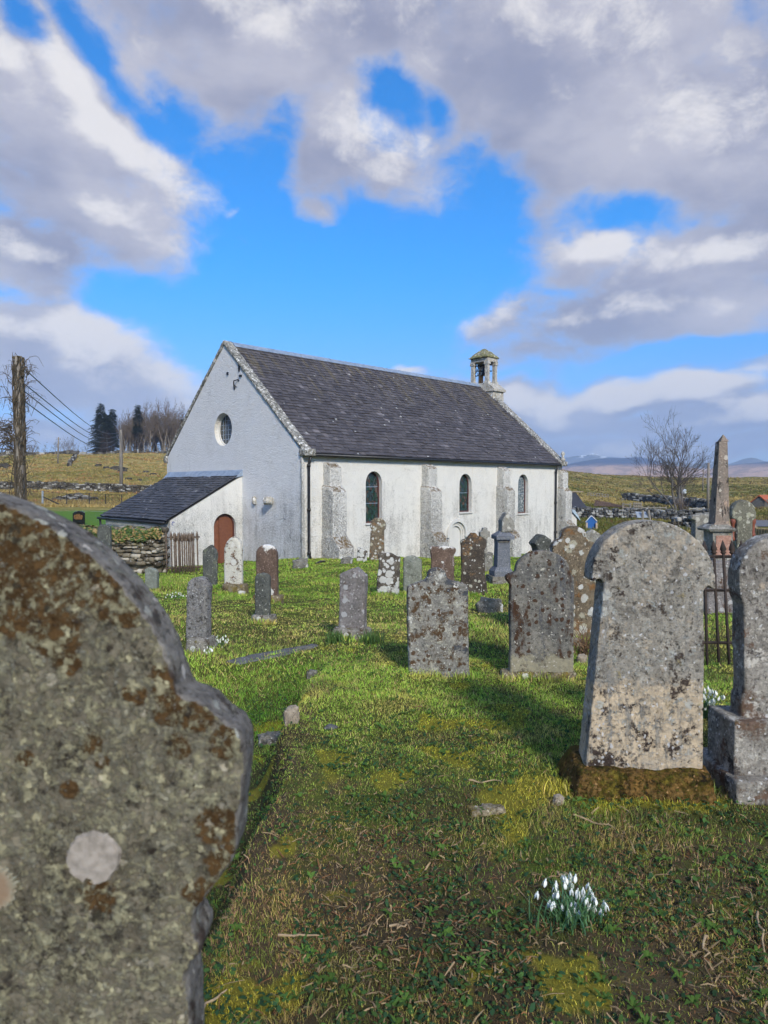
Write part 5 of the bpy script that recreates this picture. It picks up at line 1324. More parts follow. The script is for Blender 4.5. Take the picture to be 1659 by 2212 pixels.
def conifer(label, a, top, base, d, wpx, seed, bare=.0):
    p = at(*z3(a, base), d); p.z = H(p.x, p.y); h = at(*z3(a, top), d).z - p.z
    rad = wpx * .4822 / 1.80832 * d / FPX / 2 * 1.45; rnd = random.Random(seed)
    root = empty('conifer_tree', p, seed); tag(root, label, 'tree', 'conifers on the left hilltop')
    MB().tube([(0, 0, -.3), (0, 0, h * .5), (0, 0, h * .99)], [h * .018, h * .011, .02], 6).build('trunk', M['bark_grey'], root)
    def layer(z0, z1, mat, dens, nm):
        mb = MB(); z = z0
        while z < z1:
            t = z / h; rr = rad * max(.05, (1 - t) ** .75) * rnd.uniform(.75, 1.15) * (min(1, .55 + t * 3))
            for k in range(rnd.randint(6, 9)):
                a_ = rnd.uniform(0, 6.28); L = rr * rnd.uniform(.6, 1.12); c, s = math.cos(a_), math.sin(a_)
                tip = Vector((c * L, s * L, z - L * rnd.uniform(.12, .4))); b = Vector((0, 0, z))
                mb.tube([b, b.lerp(tip, .5) + Vector((0, 0, .05 * L)), tip], [.035, .025, .008], 3, False)
                for j in range(int(dens * L) + 2):
                    f = rnd.uniform(.15, 1); q = b.lerp(tip, f) + Vector((0, 0, .05 * L * math.sin(f * 3.1)))
                    w = (.45 + .7 * (1 - f)) * rnd.uniform(.6, 1.3) * (1 if dens > 4 else .3); e = Vector((-s, c, 0)) * rnd.choice((-1, 1))
                    t2 = q + e * w + Vector((c, s, 0)) * w * .5 + Vector((0, 0, -rnd.uniform(.05, .45) * w))
                    n = Vector((c, s, 0)) * w * .42 + Vector((0, 0, rnd.uniform(-.1, .1)))
                    mb.add([q - n * .5, q + n * .5, t2 + n * .3, t2 - n * .2], [(0, 1, 2, 3)])
            z += h * .019 * rnd.uniform(.7, 1.2)
        return mb.build(nm, mat, root)
    layer(h * bare if bare else h * .04, h * .985, M['needles'], 7, 'crown')
    if bare: layer(h * .05, h * bare, M['needles_brown'], 3, 'dead_branches')
    return root
conifer('broad dark conifer, tallest of the clump at the left end of the wood', 822, 563, 975, 206, 210, 1)
conifer('dark conifer with a leaning top just right of the broadest conifer', 915, 608, 975, 210, 150, 2, .2)
conifer('shorter conifer with bare brown lower branches in front of the broad conifer', 868, 655, 975, 202, 150, 3, .62)
conifer('slender spire-topped conifer standing alone among the bare trees', 1122, 578, 985, 205, 130, 4, .45)
conifer('thin conifer tip among the bare trees near the church gable', 1268, 668, 985, 214, 80, 5, .55)
conifer('conifer half hidden behind the church gable slope', 1475, 690, 985, 214, 90, 6, .5)

# the spreading bare tree on the right
BIG = dict(seg=5, wob=.11, up=.035, taper=.5, sides=[8, 6, 4, 3, 3, 3], levels=4, kids=[8, 5, 4, 3], ang=(.35, .80), len=(.48, .70), lo=.20, rmin=.013)
p = hit(*z4(985, 770)); hh = at(*z4(985, 165), p.y).z - p.z
rt_ = empty('bare_tree', p, .6); tag(rt_, 'large leafless tree with several spreading stems by the stone wall at the right', 'tree')
tr, cr = MB(), MB(); rnd = random.Random(72)
for a, tl, L, r in ((-1, .30, .62, .15), (.2, .05, .62, .16), (1.0, .34, .60, .14), (-1.0, .80, .58, .11), (.9, .75, .50, .11)):
    d = Vector((a * abs(tl) * 1.2, tl * .5, 1)).normalized()
    limb(cr, Vector((a * .45, tl * .3, -.15)), d, hh * L, r, 0, rnd, BIG, tr)
tr.build('trunk', M['bark_grey'], rt_, None, True); cr.build('crown', simple('grey_brown_twigs', (.10, .085, .07), (.07, .058, .048), 3, .9, .1), rt_)
# twiggy bush at its foot
mb = MB(); rnd = random.Random(3)
for i in range(60):
    a = rnd.uniform(0, 6.28); limb(mb, Vector((rnd.gauss(0, .3), rnd.gauss(0, .3), 0)), Vector((math.cos(a) * .5, math.sin(a) * .5, 1)).normalized(), rnd.uniform(.6, 1.4), .015, 2, rnd, dict(BIG, levels=3, kids=[3, 3, 3], seg=3))
p2 = hit(*z4(1010, 778)); o = mb.build('bush', M['twig_brown'], None, p2); tag(o, 'tangle of bare twigs at the foot of the large leafless tree', 'bush')

# ------------------------------------------------------------------ poles and wires
p = at(*z3(165, 1330), 24); p.z = H(p.x, p.y); top = at(*z3(148, 190), 24)
pl = empty('utility_pole', p); tag(pl, 'thick pole wrapped in dead creeper at the far left', 'pole', 'utility poles')
L_ = top - p
MB().tube([(0, 0, -.3), L_ * .5, L_], [.15, .14, .125], 12).build('shaft', M['pole_wood'], pl, None, True)
mb = MB(); rnd = random.Random(9)
for i in range(420):                                   # creeper stems hugging the pole, twigs springing out
    t = rnd.uniform(0, .99); a = rnd.uniform(0, 6.28); t = min(t, .97); b = L_ * t; pts = []
    twig = rnd.random() < .55; ln = rnd.uniform(.25, .85) if twig else rnd.uniform(.5, 1.4)
    for k in range(6):
        f = k / 5
        rad = .155 + (f * ln * rnd.uniform(.7, 1.0) if twig else rnd.uniform(-.01, .05))
        q = b + Vector((math.cos(a) * rad, math.sin(a) * rad, (ln * .35 * math.sin(f * 2.6) * (1 if rnd.random() < .8 else -1)) if twig else min(f * ln, L_.z * .995 - b.z)))
        a += rnd.uniform(-.3, .3) if twig else rnd.uniform(-.35, .5); pts.append(q)
    mb.tube(pts, [.012, .011, .009, .008, .006, .003] if twig else .018, 4, False)
for i in range(70):                                    # the bushy mass on its left side
    b = L_ * rnd.uniform(.52, .68) + Vector((-.25, 0, 0)); pts = [b]
    d = Vector((-1, rnd.uniform(-.6, .6), rnd.uniform(-.3, .6))).normalized()
    for k in range(6):
        d = (d + Vector((rnd.gauss(0, .3), rnd.gauss(0, .3), rnd.gauss(-.12, .3)))).normalized(); pts.append(pts[-1] + d * rnd.uniform(.12, .25))
    mb.tube(pts, [.014, .012, .010, .008, .006, .004, .003], 4, False)
mb.build('creeper', simple('dry_creeper_stems', (.13, .105, .072), (.065, .052, .036), 8, .9, .3), pl)
stay = at(*z3(-2, 1230), 24); stay.z = H(stay.x, stay.y)
MB().tube([L_ * .68, stay - p], .014, 5).build('stay_wire', M['iron_black'], pl)
p2 = at(*z3(982, 1240), 90); p2.z = H(p2.x, p2.y); t2 = at(*z3(979, 785), 90)
pl2 = empty('utility_pole', p2); tag(pl2, 'plain timber pole standing at the field wall left of the church', 'pole', 'utility poles')
MB().tube([(0, 0, -.3), t2 - p2], [.24, .18], 10).build('shaft', M['pole_wood'], pl2, None, True)
ins = MB().box((0, 0, (t2 - p2).z - .4), (.16, .16, .9))
for k in range(4): ins.lathe([(.05, 0), (.09, .06), (.09, .14), (.04, .18)], 8, (.16 * (-1) ** k, 0, (t2 - p2).z - .3 - .42 * k))
ins.build('insulator', M['iron_black'], pl2)
for i, (ya, yb) in enumerate(((285, 800), (410, 815), (470, 838), (550, 860))):
    a = at(*z3(192, ya), 24.0); b = at(*z3(978, yb), 90); pts = []
    for k in range(25):
        f = k / 24; q = a.lerp(b, f); q.z -= 1.1 * math.sin(math.pi * f) * (1 + .1 * i); pts.append(q - a)
    o = MB().tube(pts, .022, 5).build('overhead_wire', M['iron_black'], None, a)
    tag(o, ['topmost wire sagging from the creeper-clad pole', 'second wire down from the creeper-clad pole', 'third wire down from the creeper-clad pole', 'lowest wire sagging from the creeper-clad pole'][i], 'wire', 'overhead wires')
def plain_pole(z, a, yt, yb, d, r, label, arm=True):
    p = at(*z(a, yb), d); p.z = H(p.x, p.y); t = at(*z(a + 6, yt), d) - p
    e = empty('utility_pole', p); tag(e, label, 'pole', 'utility poles')
    MB().tube([(0, 0, -.3), t], [r, r * .8], 8).build('shaft', M['pole_wood'], e, None, True)
    if arm: MB().box(t + Vector((0, 0, -.4)), (1.0, .12, .12)).build('cross_arm', M['pole_wood'], e)
plain_pole(z3, 468, 845, 1085, 150, .17, 'thin distant pole on the left hillside')
plain_pole(z4, 1200, 405, 765, 78, .17, 'timber pole behind the large leafless tree, left of the obelisk', False)
plain_pole(z4, 1160, 455, 690, 150, .15, 'thin far pole with a cross-arm behind the large leafless tree')

# wire fence in the left field
posts = [(345, 1280, 1400, .09), (540, 1302, 1410, .04), (722, 1298, 1412, .05), (855, 1308, 1414, .04), (986, 1310, 1408, .04), (170, 1290, 1395, .04), (0, 1290, 1390, .04)]
fp = []
for a, yt, yb, r in sorted(posts):
    f = at(*z3(a, yb), 60); f.z = H(f.x, f.y); t = at(*z3(a, yt), 60); fp.append((f, t, r))
e = empty('wire_fence', fp[0][0]); tag(e, 'wire netting fence on thin posts before the left field', 'fence')
for f, t, r in fp:
    MB().tube([f - e.location - Vector((0, 0, .2)), t - e.location], r, 6).build('post', M['iron_black'] if r < .06 else simple('painted_post', (.30, .34, .38), (.2, .23, .26)), e)
MB().tube([Vector((fp[2][1].x, fp[2][1].y, fp[2][1].z - .5)) - e.location, fp[2][0] + Vector((1.6, 0, 0)) - e.location], .05, 5).build('strut', M['iron_black'], e)
wm = MB()
for k in range(9):
    f = .08 + .9 * k / 8
    wm.tube([a_.lerp(b_, f) - e.location for a_, b_, _ in fp], .020 if k == 8 else .009, 3, False)
x0_, x1_ = fp[0], fp[-1]; n = 110
for k in range(n):
    f = k / n; i = min(len(fp) - 2, int(f * (len(fp) - 1))); g_ = f * (len(fp) - 1) - i
    wm.tube([fp[i][0].lerp(fp[i + 1][0], g_) - e.location, fp[i][1].lerp(fp[i + 1][1], g_) - e.location], .006, 3, False)
wm.build('netting', M['iron_black'], e)
a, b = hit(*z3(470, 1446)), hit(*z3(870, 1452))
mb = MB(); n = 24; d_ = (b - a).normalized(); nrm = Vector((-d_.y, d_.x, 0)) * .05
pts = []
for k in range(n + 1):
    q = a.lerp(b, k / n); pts += [Vector((q.x, q.y, H(q.x, q.y) + .03)) - nrm, Vector((q.x, q.y, H(q.x, q.y) + .03)) + nrm]
line = mb.add(pts, [(2 * k, 2 * k + 2, 2 * k + 3, 2 * k + 1) for k in range(n)]).build('lawn_marking', simple('white_line_paint', (.75, .75, .72), (.6, .62, .55)))
tag(line, kind='structure')

# ------------------------------------------------------------------ things at the right-hand field
# blue pointed notice board
p = hit(*z4(312, 918)); k = p.y / FPX * .5124 / 1.80832
nb = empty('notice_board', p, R(-8)); tag(nb, 'blue pointed notice board between two short timber posts', 'notice board')
bw = 82 * k / 2
MB().prism([(-bw, 0, .05), (bw, 0, .05), (bw * 1.02, 0, 66 * k), (bw * .12, 0, 103 * k), (-bw * .12, 0, 103 * k), (-bw * 1.02, 0, 60 * k)], (0, .08, 0)).build('board', simple('blue_paint_board', (.018, .11, .36), (.015, .09, .30), 6, .5), nb)
MB().prism([(bw * .98, -.05, 66 * k), (bw * .1, -.05, 104 * k), (-bw * .1, -.05, 104 * k), (-bw * 1.05, -.05, 60 * k), (-bw * 1.05, -.05, 64 * k), (-bw * .12, -.05, 110 * k), (bw * .12, -.05, 110 * k), (bw * 1.06, -.05, 70 * k)], (0, .18, 0)).build('coping', simple('white_paint_trim', (.7, .72, .72), (.6, .62, .62)), nb)
for s in (-1, 1):
    MB().box((s * bw * .88, -.10, 27 * k), (.11, .11, 60 * k)).build('post', simple('pale_timber', (.46, .38, .30), (.36, .29, .22), 8, .8, stretch=(5, 5, .5)), nb)
# hut behind the church's far end
p = at(*z4(215, 790), 66); p.z = H(p.x, p.y)
hu = empty('hut', p, R(4)); tag(hu, 'low stone hut with a dark sheeted roof beyond the church end', 'hut', 'outbuildings')
k = 66 / FPX * .5124 / 1.80832
zr, ze, x0, x1, xe = at(*z4(215, 632), 66).z - p.z, at(*z4(215, 745), 66).z - p.z, -120 * k, 50 * k, 98 * k
MB().box((-.3, 3.2, ze / 2 - .1), (x1 - x0 + 1.2, 5.6, ze + .3)).build('wall', M['dry3'], hu)
MB().prism([(x0 - .6, 0, ze - .06), (x0 - .6, 3.2, zr), (x0 - .6, 6.4, ze - .06), (x0 - .6, 6.4, ze - .25), (x0 - .6, 3.2, zr - .2), (x0 - .6, 0, ze - .25)], (xe - x0 + .2, 0, 0)).build('roof', simple('dark_sheet_roof', (.05, .05, .058), (.035, .035, .04), 3, .6), hu)
MB().box((.2, 3.2, zr + .05), (xe - x0, .4, .1)).build('ridge', simple('ochre_ridge', (.34, .29, .22), (.25, .2, .16)), hu)
# pale blue sloping roof beside the end buttress
p = at(*z4(195, 905), 36); p.z = H(p.x, p.y); k = 36 / FPX * .5124 / 1.80832
sh = empty('lean_to_shelter', p, R(-6)); tag(sh, 'pale blue sloping roof of a small shelter beside the end buttress', 'shelter')
zt, zb_ = at(*z4(180, 765), 36).z - p.z, at(*z4(222, 838), 36).z - p.z
MB().prism([(-30 * k, 0, zt), (-10 * k, 0, zt), (32 * k, 0, zb_), (32 * k, 0, zb_ - .05), (-30 * k, 0, zt - .08)], (0, 1.4, 0)).build('roof', simple('pale_blue_sheet', (.42, .52, .60), (.34, .43, .52), 4, .5), sh)
MB().box((-12 * k, .7, (zt - .2) / 2), (38 * k, 1.2, zt - .2)).build('wall', M['plain_white'], sh)
# tilted grey sheet on stakes
p = at(*z4(715, 826), 50); p.z = H(p.x, p.y); k = 50 / FPX * .5124 / 1.80832
st = empty('metal_sheet', p, R(3)); tag(st, 'pale grey metal sheet propped between two leaning stakes by the dark wall', 'metal sheet')
h_ = at(*z4(715, 780), 50).z - p.z; h0 = at(*z4(715, 824), 50).z - p.z
MB().hexa([(-52 * k, 0, h0), (38 * k, 0, h0), (38 * k, .05, h0), (-52 * k, .05, h0), (-46 * k, .5, h_), (34 * k, .5, h_), (34 * k, .55, h_), (-46 * k, .55, h_)]).build('sheet', simple('galvanised_sheet', (.36, .40, .46), (.28, .32, .37), 3, .5, metal=.3), st)
for a, b in ((-14, -8), (52, 36)):
    MB().tube([(a * k, -.05, -.2), (b * k, .1, h_ + .12)], .09, 5).build('stake', M['wood'], st)
# timber gates and rails
def gate(z, x0, x1, yt, yb, d, rails, label, mat, posts_=2):
    a, b = at(*z(x0, yb), d), at(*z(x1, yb), d); a.z, b.z = H(a.x, a.y), H(b.x, b.y)
    h = max(.6, at(*z((x0 + x1) / 2, yt), d).z - (a.z + b.z) / 2)
    e = empty('timber_fence', a); tag(e, label, 'fence', 'timber fences at the right')
    v = b - a
    for i in range(posts_):
        q = v * (i / (posts_ - 1)); MB().box(q + Vector((0, 0, h / 2 - .1)), (.13, .13, h + .3)).build('post', mat, e)
    for i in range(rails):
        zz = h * (.25 + .68 * i / max(1, rails - 1)); MB().tube([Vector((0, -.08, zz)), v + Vector((0, -.08, zz))], .055, 4).build('rail', mat, e)
gate(z4, 552, 610, 715, 762, 62, 4, 'grey timber gate, leftmost beyond the dark wall', M['wood'])
gate(z4, 636, 690, 712, 765, 62, 5, 'tall grey slatted timber pen right of the leftmost gate', M['wood'], 4)
gate(z4, 700, 880, 742, 782, 62, 2, 'low two-rail timber fence left of the large leafless tree', M['wood'], 5)
gate(z4, 1060, 1170, 750, 785, 70, 4, 'pale five-bar gate right of the large leafless tree', simple('pale_gate_wood', (.40, .38, .33), (.3, .28, .24)), 3)
gate(z4, 285, 440, 640, 680, 120, 2, 'distant post and wire fence on the moor', M['wood'], 8)
# leaning dark rails
p = hit(*z4(330, 748)); mb = MB()
for i in range(6):
    mb.tube([(0 + i * .1, i * .2, .3 + .12 * i), (4.6 - i * .4, i * .2, .05 + .1 * i)], .07, 5)
o = mb.build('timber_stack', simple('red_brown_timber', (.13, .08, .06), (.08, .06, .05)), None, p); tag(o, 'loose stack of dark timber rails lying beside the low hut', 'timber')
# pale tank on a stand
p = hit(*z4(1018, 668)); k = p.y / FPX * .5124 / 1.80832
tk = empty('water_tank', p); tag(tk, 'small pale blue tank on legs seen through the large leafless tree', 'tank')
hh = 62 * k
MB().lathe([(14 * k, hh * .45), (16 * k, hh * .5), (16 * k, hh * .95), (10 * k, hh)], 14).build('drum', simple('pale_tank_paint', (.55, .62, .70), (.45, .52, .6)), tk, None, True)
for sx in (-1, 1):
    for sy in (-1, 1): MB().tube([(sx * 12 * k, sy * 12 * k, -.2), (sx * 10 * k, sy * 10 * k, hh * .46)], .10, 5).build('leg', M['iron_black'], tk)
# red roofed shed at the right edge
p = at(*z4(1590, 800), 80); p.z = H(p.x, p.y); k = 80 / FPX * .5124 / 1.80832
sh = empty('shed', p, R(-48)); tag(sh, 'dark stone shed with a rust-red roof at the right edge', 'shed', 'outbuildings')
za, ze = at(*z4(1588, 655), 80).z - p.z, at(*z4(1588, 720), 80).z - p.z
hw = 74 * k
MB().prism([(-hw, 0, -.4), (hw, 0, -.4), (hw, 0, ze), (0, 0, za - .08), (-hw, 0, ze - .1)], (0, 7, 0)).build('wall', M['dry3'], sh)
for s in (-1, 1):
    MB().prism([(s * (hw + .12), -.12, ze - .12), (s * (hw + .12), -.12, ze - .02), (0, -.12, za + .06), (0, -.12, za - .04)], (0, 7.3, 0)).build('roof', simple('rust_red_roof', (.46, .12, .05), (.34, .09, .04), 3, .7), sh)
MB().box((hw * .75, -.03, .55), (.5, .06, 1.0)).build('door', M['wood'], sh)
# road
mb = MB(); n = 26; A0 = [z4(1560 + 18 * i, 0)[0] for i in range(n)]
pts = []
for i in range(n):
    xx = A0[i]
    for yy in (z4(0, 806)[1], z4(0, 850)[1], z4(0, 896)[1]):
        q = hit(xx, yy + .0 * i); pts.append((q.x, q.y, H(q.x, q.y) + .05))
road = mb.add(pts, [(i * 3 + j, i * 3 + j + 1, i * 3 + j + 4, i * 3 + j + 3) for i in range(n - 1) for j in range(2)]).build('road', simple('grey_asphalt', (.17, .17, .175), (.13, .13, .135), 2, .9, .2))
tag(road, kind='structure')
# board fence at the right edge
a, b = at(*z4(1565, 950), 26), at(*z4(1760, 950), 25); a.z, b.z = H(a.x, a.y), H(b.x, b.y)
zt = at(*z4(1620, 897), 26).z
e = empty('board_fence', a); tag(e, 'low weathered board fence at the right edge below the road', 'fence')
v = b - a; n = 9; wf = simple('golden_weathered_boards', (.28, .22, .12), (.18, .15, .09), 6, .9, stretch=(4, 4, .4))
for i in range(n):
    q = v * (i + .5) / n; MB().box(q + Vector((0, 0, (zt - a.z) / 2)), (v.length / n * .96, .04, zt - a.z + random.uniform(-.03, .03))).build('board', wf, e)
for i in (0, n): MB().box(v * i / n + Vector((0, .06, (zt - a.z) / 2)), (.12, .10, zt - a.z + .14)).build('post', M['wood'], e)

# ------------------------------------------------------------------ stones and slabs lying about the churchyard
def flat_slab(label, z, quad, thick, mat, name='flat_stone', cat='flat stone', lift=.02):
    P4 = [hit(*z(*q)) for q in quad]; c = sum(P4, Vector()) / len(P4)
    mb = MB().prism([(q.x - c.x, q.y - c.y, q.z - c.z + lift - thick) for q in P4], (0, 0, thick))
    o = mb.build(name, SM[mat], None, c)
    bm = bmesh.new(); bm.from_mesh(o.data); bmesh.ops.recalc_face_normals(bm, faces=bm.faces); bm.to_mesh(o.data); bm.free()
    md = o.modifiers.new('r', 'REMESH'); md.mode = 'VOXEL'; md.voxel_size = .02; md.use_smooth_shade = True
    apply_mods(o); weather(o, .012, len(label))
    return tag(o, label, cat)
FLATQ = [hit(*z5(*q)) for q in ((515, 1012), (1060, 902), (1098, 906), (600, 1024))]
flat_slab('long dark grave slab lying flush in the grass', z5, ((512, 1010), (600, 985), (1058, 901), (1100, 906), (900, 962), (605, 1024)), .07, 'flag')
flat_slab('mossy flat stone sunk in the foreground grass', zD, ((1005, 1745), (1085, 1742), (1100, 1756), (1020, 1766)), .05, 'mossplinth')
for lab, z, b, w, h, mat, sd, dep, yawd in (
    ('beige rock sticking out of the turf bank', zD, (629, 1562), 34, 34, 'beige', 1, None, 20),
    ('flat grey rock in the hollow below the turf bank', zD, (590, 1606), 62, 18, 'rock', 2, None, 10),
    ('small grey rock in the turf edge near the long slab', zD, (676, 1462), 26, 14, 'rock', 3, None, 0),
    ('broken slate-grey lump of stone in the grass right of the blotched slab', z6, (858, 733), 155, 92, 'rock', 4, None, 0),
    ('lichen-white boulder at the foot of the church corner downpipe', z5, (985, 425), 98, 60, 'rock', 5, None, 0),
    ('low lichened stone at the foot of the first buttress', z5, (1270, 398), 72, 42, 'rock', 6, None, 0),
    ('small reddish rock between the arched slab and the big arched stone', z6, (1455, 930), 60, 52, 'beige', 7, 6.4, 0),
    ('pinkish rock at the foot of the rosette-covered stone', z6, (1424, 795), 55, 52, 'beige', 8, 7.1, 0),
    ('grey flat stone beside the mossy base in the right foreground', zD, (1208, 1738), 26, 18, 'beige', 9, None, 30),
    ('grey stone half buried behind the left foreground stone', z6b, (570, 1110), 120, 85, 'rock', 10, 14, 0),
    ('slate flake lying on the sunny grass', zD, (715, 1576), 28, 8, 'flag', 11, None, -25),
    ('lichened stone lying by the white-crusted headstone', z5, (620, 512), 45, 28, 'white', 12, 12.2, 0)):
    bx, P = anchor(z, b, dep); k = P.y / FPX * (1 if z is zD else (.3617 if z is z6b else .62) / 1.80832)
    o = rough_rock('rock', (w * k, w * k * .7, h * k * 1.5), SM[mat], sd + 60, None, P + Vector((0, w * k * .2, h * k * .22)), .3, R(yawd))
    tag(o, lab, 'rock', 'loose rocks in the churchyard')
# fallen dark stick near the church wall
a, b = hit(*z5(1080, 404)), hit(*z5(1140, 392))
o = MB().tube([Vector((0, 0, .03)), (b - a) * .5 + Vector((0, 0, .06)), b - a + Vector((0, 0, .05))], [.03, .035, .02], 6).build('stick', M['iron_black'], None, a); tag(o, 'dark stick lying on the grass near the church wall', 'stick')
# dry bracken shrub and wall-foot plants
mb = MB(); rnd = random.Random(8)
for i in range(50):
    a = rnd.uniform(0, 6.28); pts = [Vector((rnd.gauss(0, .06), rnd.gauss(0, .06), 0))]; d = Vector((math.cos(a) * .5, math.sin(a) * .5, 1)).normalized()
    for k in range(5): d = (d + Vector((rnd.gauss(0, .2), rnd.gauss(0, .2), -.12))).normalized(); pts.append(pts[-1] + d * rnd.uniform(.05, .10))
    mb.tube(pts, [.006, .005, .004, .003, .002, .001], 3, False)
bx, P = anchor(z6, (1462, 880), 6.8)
o = mb.build('dead_shrub', simple('dead_stems', (.20, .12, .06), (.12, .07, .04)), None, P); tag(o, 'tuft of dead brown stems between two headstones', 'shrub')
for i, (z, b, w, h, lab, cols) in enumerate(((z7 and z2, (1200, 1300), 30, 24, 'reddish weeds against the church wall right of the stone cross', [(.12, .05, .03), (.2, .12, .05), (.08, .09, .02)]),
        (z2, (1360, 1300), 55, 34, 'reddish plants growing at the wall foot behind the pedestal monument', [(.16, .06, .04), (.22, .14, .05), (.09, .10, .03)]))):
    p = hit(*z(*b)); k = p.y / FPX * .663 / 1.80832
    V_, F_ = leaf_cloud(220, lambda r: (Vector((r.gauss(0, w * k * .45), r.gauss(0, .15), abs(r.gauss(0, h * k * .45)))), (0, -.5, 1)), .09, random.Random(i))
    o = MB().add(V_, F_).build('weed_clump', leaf_mat('weed_leaves', cols), None, p); tag(o, lab, 'plant')

# ------------------------------------------------------------------ snowdrops and shoots
M['petal'] = simple('snowdrop_petal', (.80, .82, .78), (.74, .77, .72), 40, .6, .05)
M['stem'] = leaf_mat('snowdrop_leaf', [(.045, .11, .04), (.07, .16, .055), (.05, .13, .07)])
def flower_mesh():
    mb = MB()
    for k in range(3):
        a = 2 * math.pi * k / 3; c, s = math.cos(a), math.sin(a); prof = ((0, .0, .0015), (.0035, .004, .0045), (.0058, .010, .0056), (.0064, .016, .0048), (.0062, .021, .0022), (.0060, .023, .0003))
        vs = []
        for r, z, w in prof:
            vs += [(c * r - s * w, s * r + c * w, -z), (c * (r + .0016), s * (r + .0016), -z), (c * r + s * w, s * r - c * w, -z)]
        fs = []
        for i in range(len(prof) - 1):
            for j in range(2): fs.append((i * 3 + j, i * 3 + j + 1, i * 3 + j + 4, i * 3 + j + 3))
        mb.add(vs, fs)
    mb.lathe([(.0012, .006), (.0026, .003), (.0030, 0), (.0020, -.002)], 7)
    return mb
fm = flower_mesh().mesh('flower'); fm.materials.append(M['petal']); fm.polygons.foreach_set('use_smooth', [True] * len(fm.polygons))
def snowdrops(label, p, spread, h, nleaf, spots, seed, fscale=1.0):
    rnd = random.Random(seed); root = empty('snowdrop_clump', p); tag(root, label, 'snowdrops', 'clumps of snowdrops')
    lm = MB()
    for i in range(nleaf):
        bx_, by_ = rnd.gauss(0, spread[0] * .42), rnd.gauss(0, spread[1] * .42); a = rnd.uniform(0, 6.28); L = h * rnd.uniform(.6, 1.15); out = rnd.uniform(.15, .75)
        w = .0028 * rnd.uniform(.8, 1.4) * max(1, fscale * .6); vs = []
        for k in range(5):
            f = k / 4; x = bx_ + math.cos(a) * out * L * f * f; y = by_ + math.sin(a) * out * L * f * f; z = L * (f - .25 * out * f * f)
            ww = w * (1 - .75 * f ** 3); vs += [(x - math.sin(a) * ww, y + math.cos(a) * ww, z - .01), (x + math.sin(a) * ww, y - math.cos(a) * ww, z - .01)]
        lm.add(vs, [(2 * k, 2 * k + 1, 2 * k + 3, 2 * k + 2) for k in range(4)])
    lm.build('leaves', M['stem'], root)
    sm_ = MB()
    for (fx_, fy_, fz_) in spots:
        a = rnd.uniform(0, 6.28); base = Vector((fx_ * .55, fy_ * .55, 0)); top = Vector((fx_, fy_, fz_ + .012 * fscale)); hook = top + Vector((math.cos(a) * .008, math.sin(a) * .008, .002)) * fscale
        end = Vector((hook.x + math.cos(a) * .006 * fscale, hook.y + math.sin(a) * .006 * fscale, hook.z - .008 * fscale))
        sm_.tube([base, base.lerp(top, .5) + Vector((0, 0, .01)), top, hook, end], .0011 * max(1, fscale * .7), 4, False)
        o = bpy.data.objects.new('flower', fm); COL.objects.link(o); o.parent = root; o.location = end - Vector((0, 0, .005 * fscale))
        o.rotation_euler = (rnd.uniform(-.3, .3), rnd.uniform(-.3, .3), rnd.uniform(0, 6.3)); s = fscale * rnd.uniform(.9, 1.2); o.scale = (s, s, s)
    sm_.build('stem', M['stem'], root)
    return root
# the foreground clump, flower by flower
zS = zf(1750, 3050, .7535)
P = hit(*zS(650, 735)); k = P.y / FPX
fl = [(583, 485), (600, 492), (613, 494), (628, 492), (641, 490), (655, 486), (618, 527), (636, 515), (525, 528), (540, 533), (584, 532), (545, 562), (553, 576), (646, 558), (684, 548), (692, 560), (700, 580), (712, 582), (730, 578), (714, 602), (729, 606), (744, 608), (737, 540), (755, 550), (530, 620), (550, 630), (562, 605), (569, 632), (588, 662), (620, 642), (626, 665), (636, 678), (673, 630), (673, 655), (757, 660), (767, 676), (804, 624), (828, 628), (811, 700), (660, 728), (482, 580)]
rnd = random.Random(4); spots = []
for a, b in fl:
    dy = max(-.05, min(.14, (680 - b) * .0006)) + rnd.uniform(-.01, .01)
    q = at(*zS(a, b), P.y + dy); spots.append((q.x - P.x, dy, max(.05, q.z - H(q.x, q.y))))
snowdrops('clump of drooping white snowdrops in the right foreground grass', P, (.13, .09), .10, 150, spots, 1, 1.05)
def far_drops(label, z, b, wpx, hpx, n, seed, dep=None, s=.633):
    bx, P = anchor(z, b, dep); k = P.y / FPX * s / 1.80832; rnd = random.Random(seed)
    sp = [(rnd.gauss(0, wpx * k * .32), rnd.gauss(0, .08), rnd.uniform(.35, 1.0) * hpx * k) for _ in range(n)]
    snowdrops(label, P, (wpx * k * .45, .12), hpx * k * .75, n * 2, sp, seed, 1.0)
far_drops('dense snowdrops between the big mossy base and the stepped plinth', z7, (975, 1755), 85, 195, 40, 2, 4.5)
far_drops('snowdrop patch on the far side of the granite stone foot', z5, (470, 902), 110, 45, 30, 3)
far_drops('small snowdrop tuft at the near side of the granite stone foot', z5, (425, 948), 55, 40, 16, 4)
far_drops('scattered snowdrops in the grass behind the left foreground stone', z5, (205, 610), 90, 35, 20, 5)
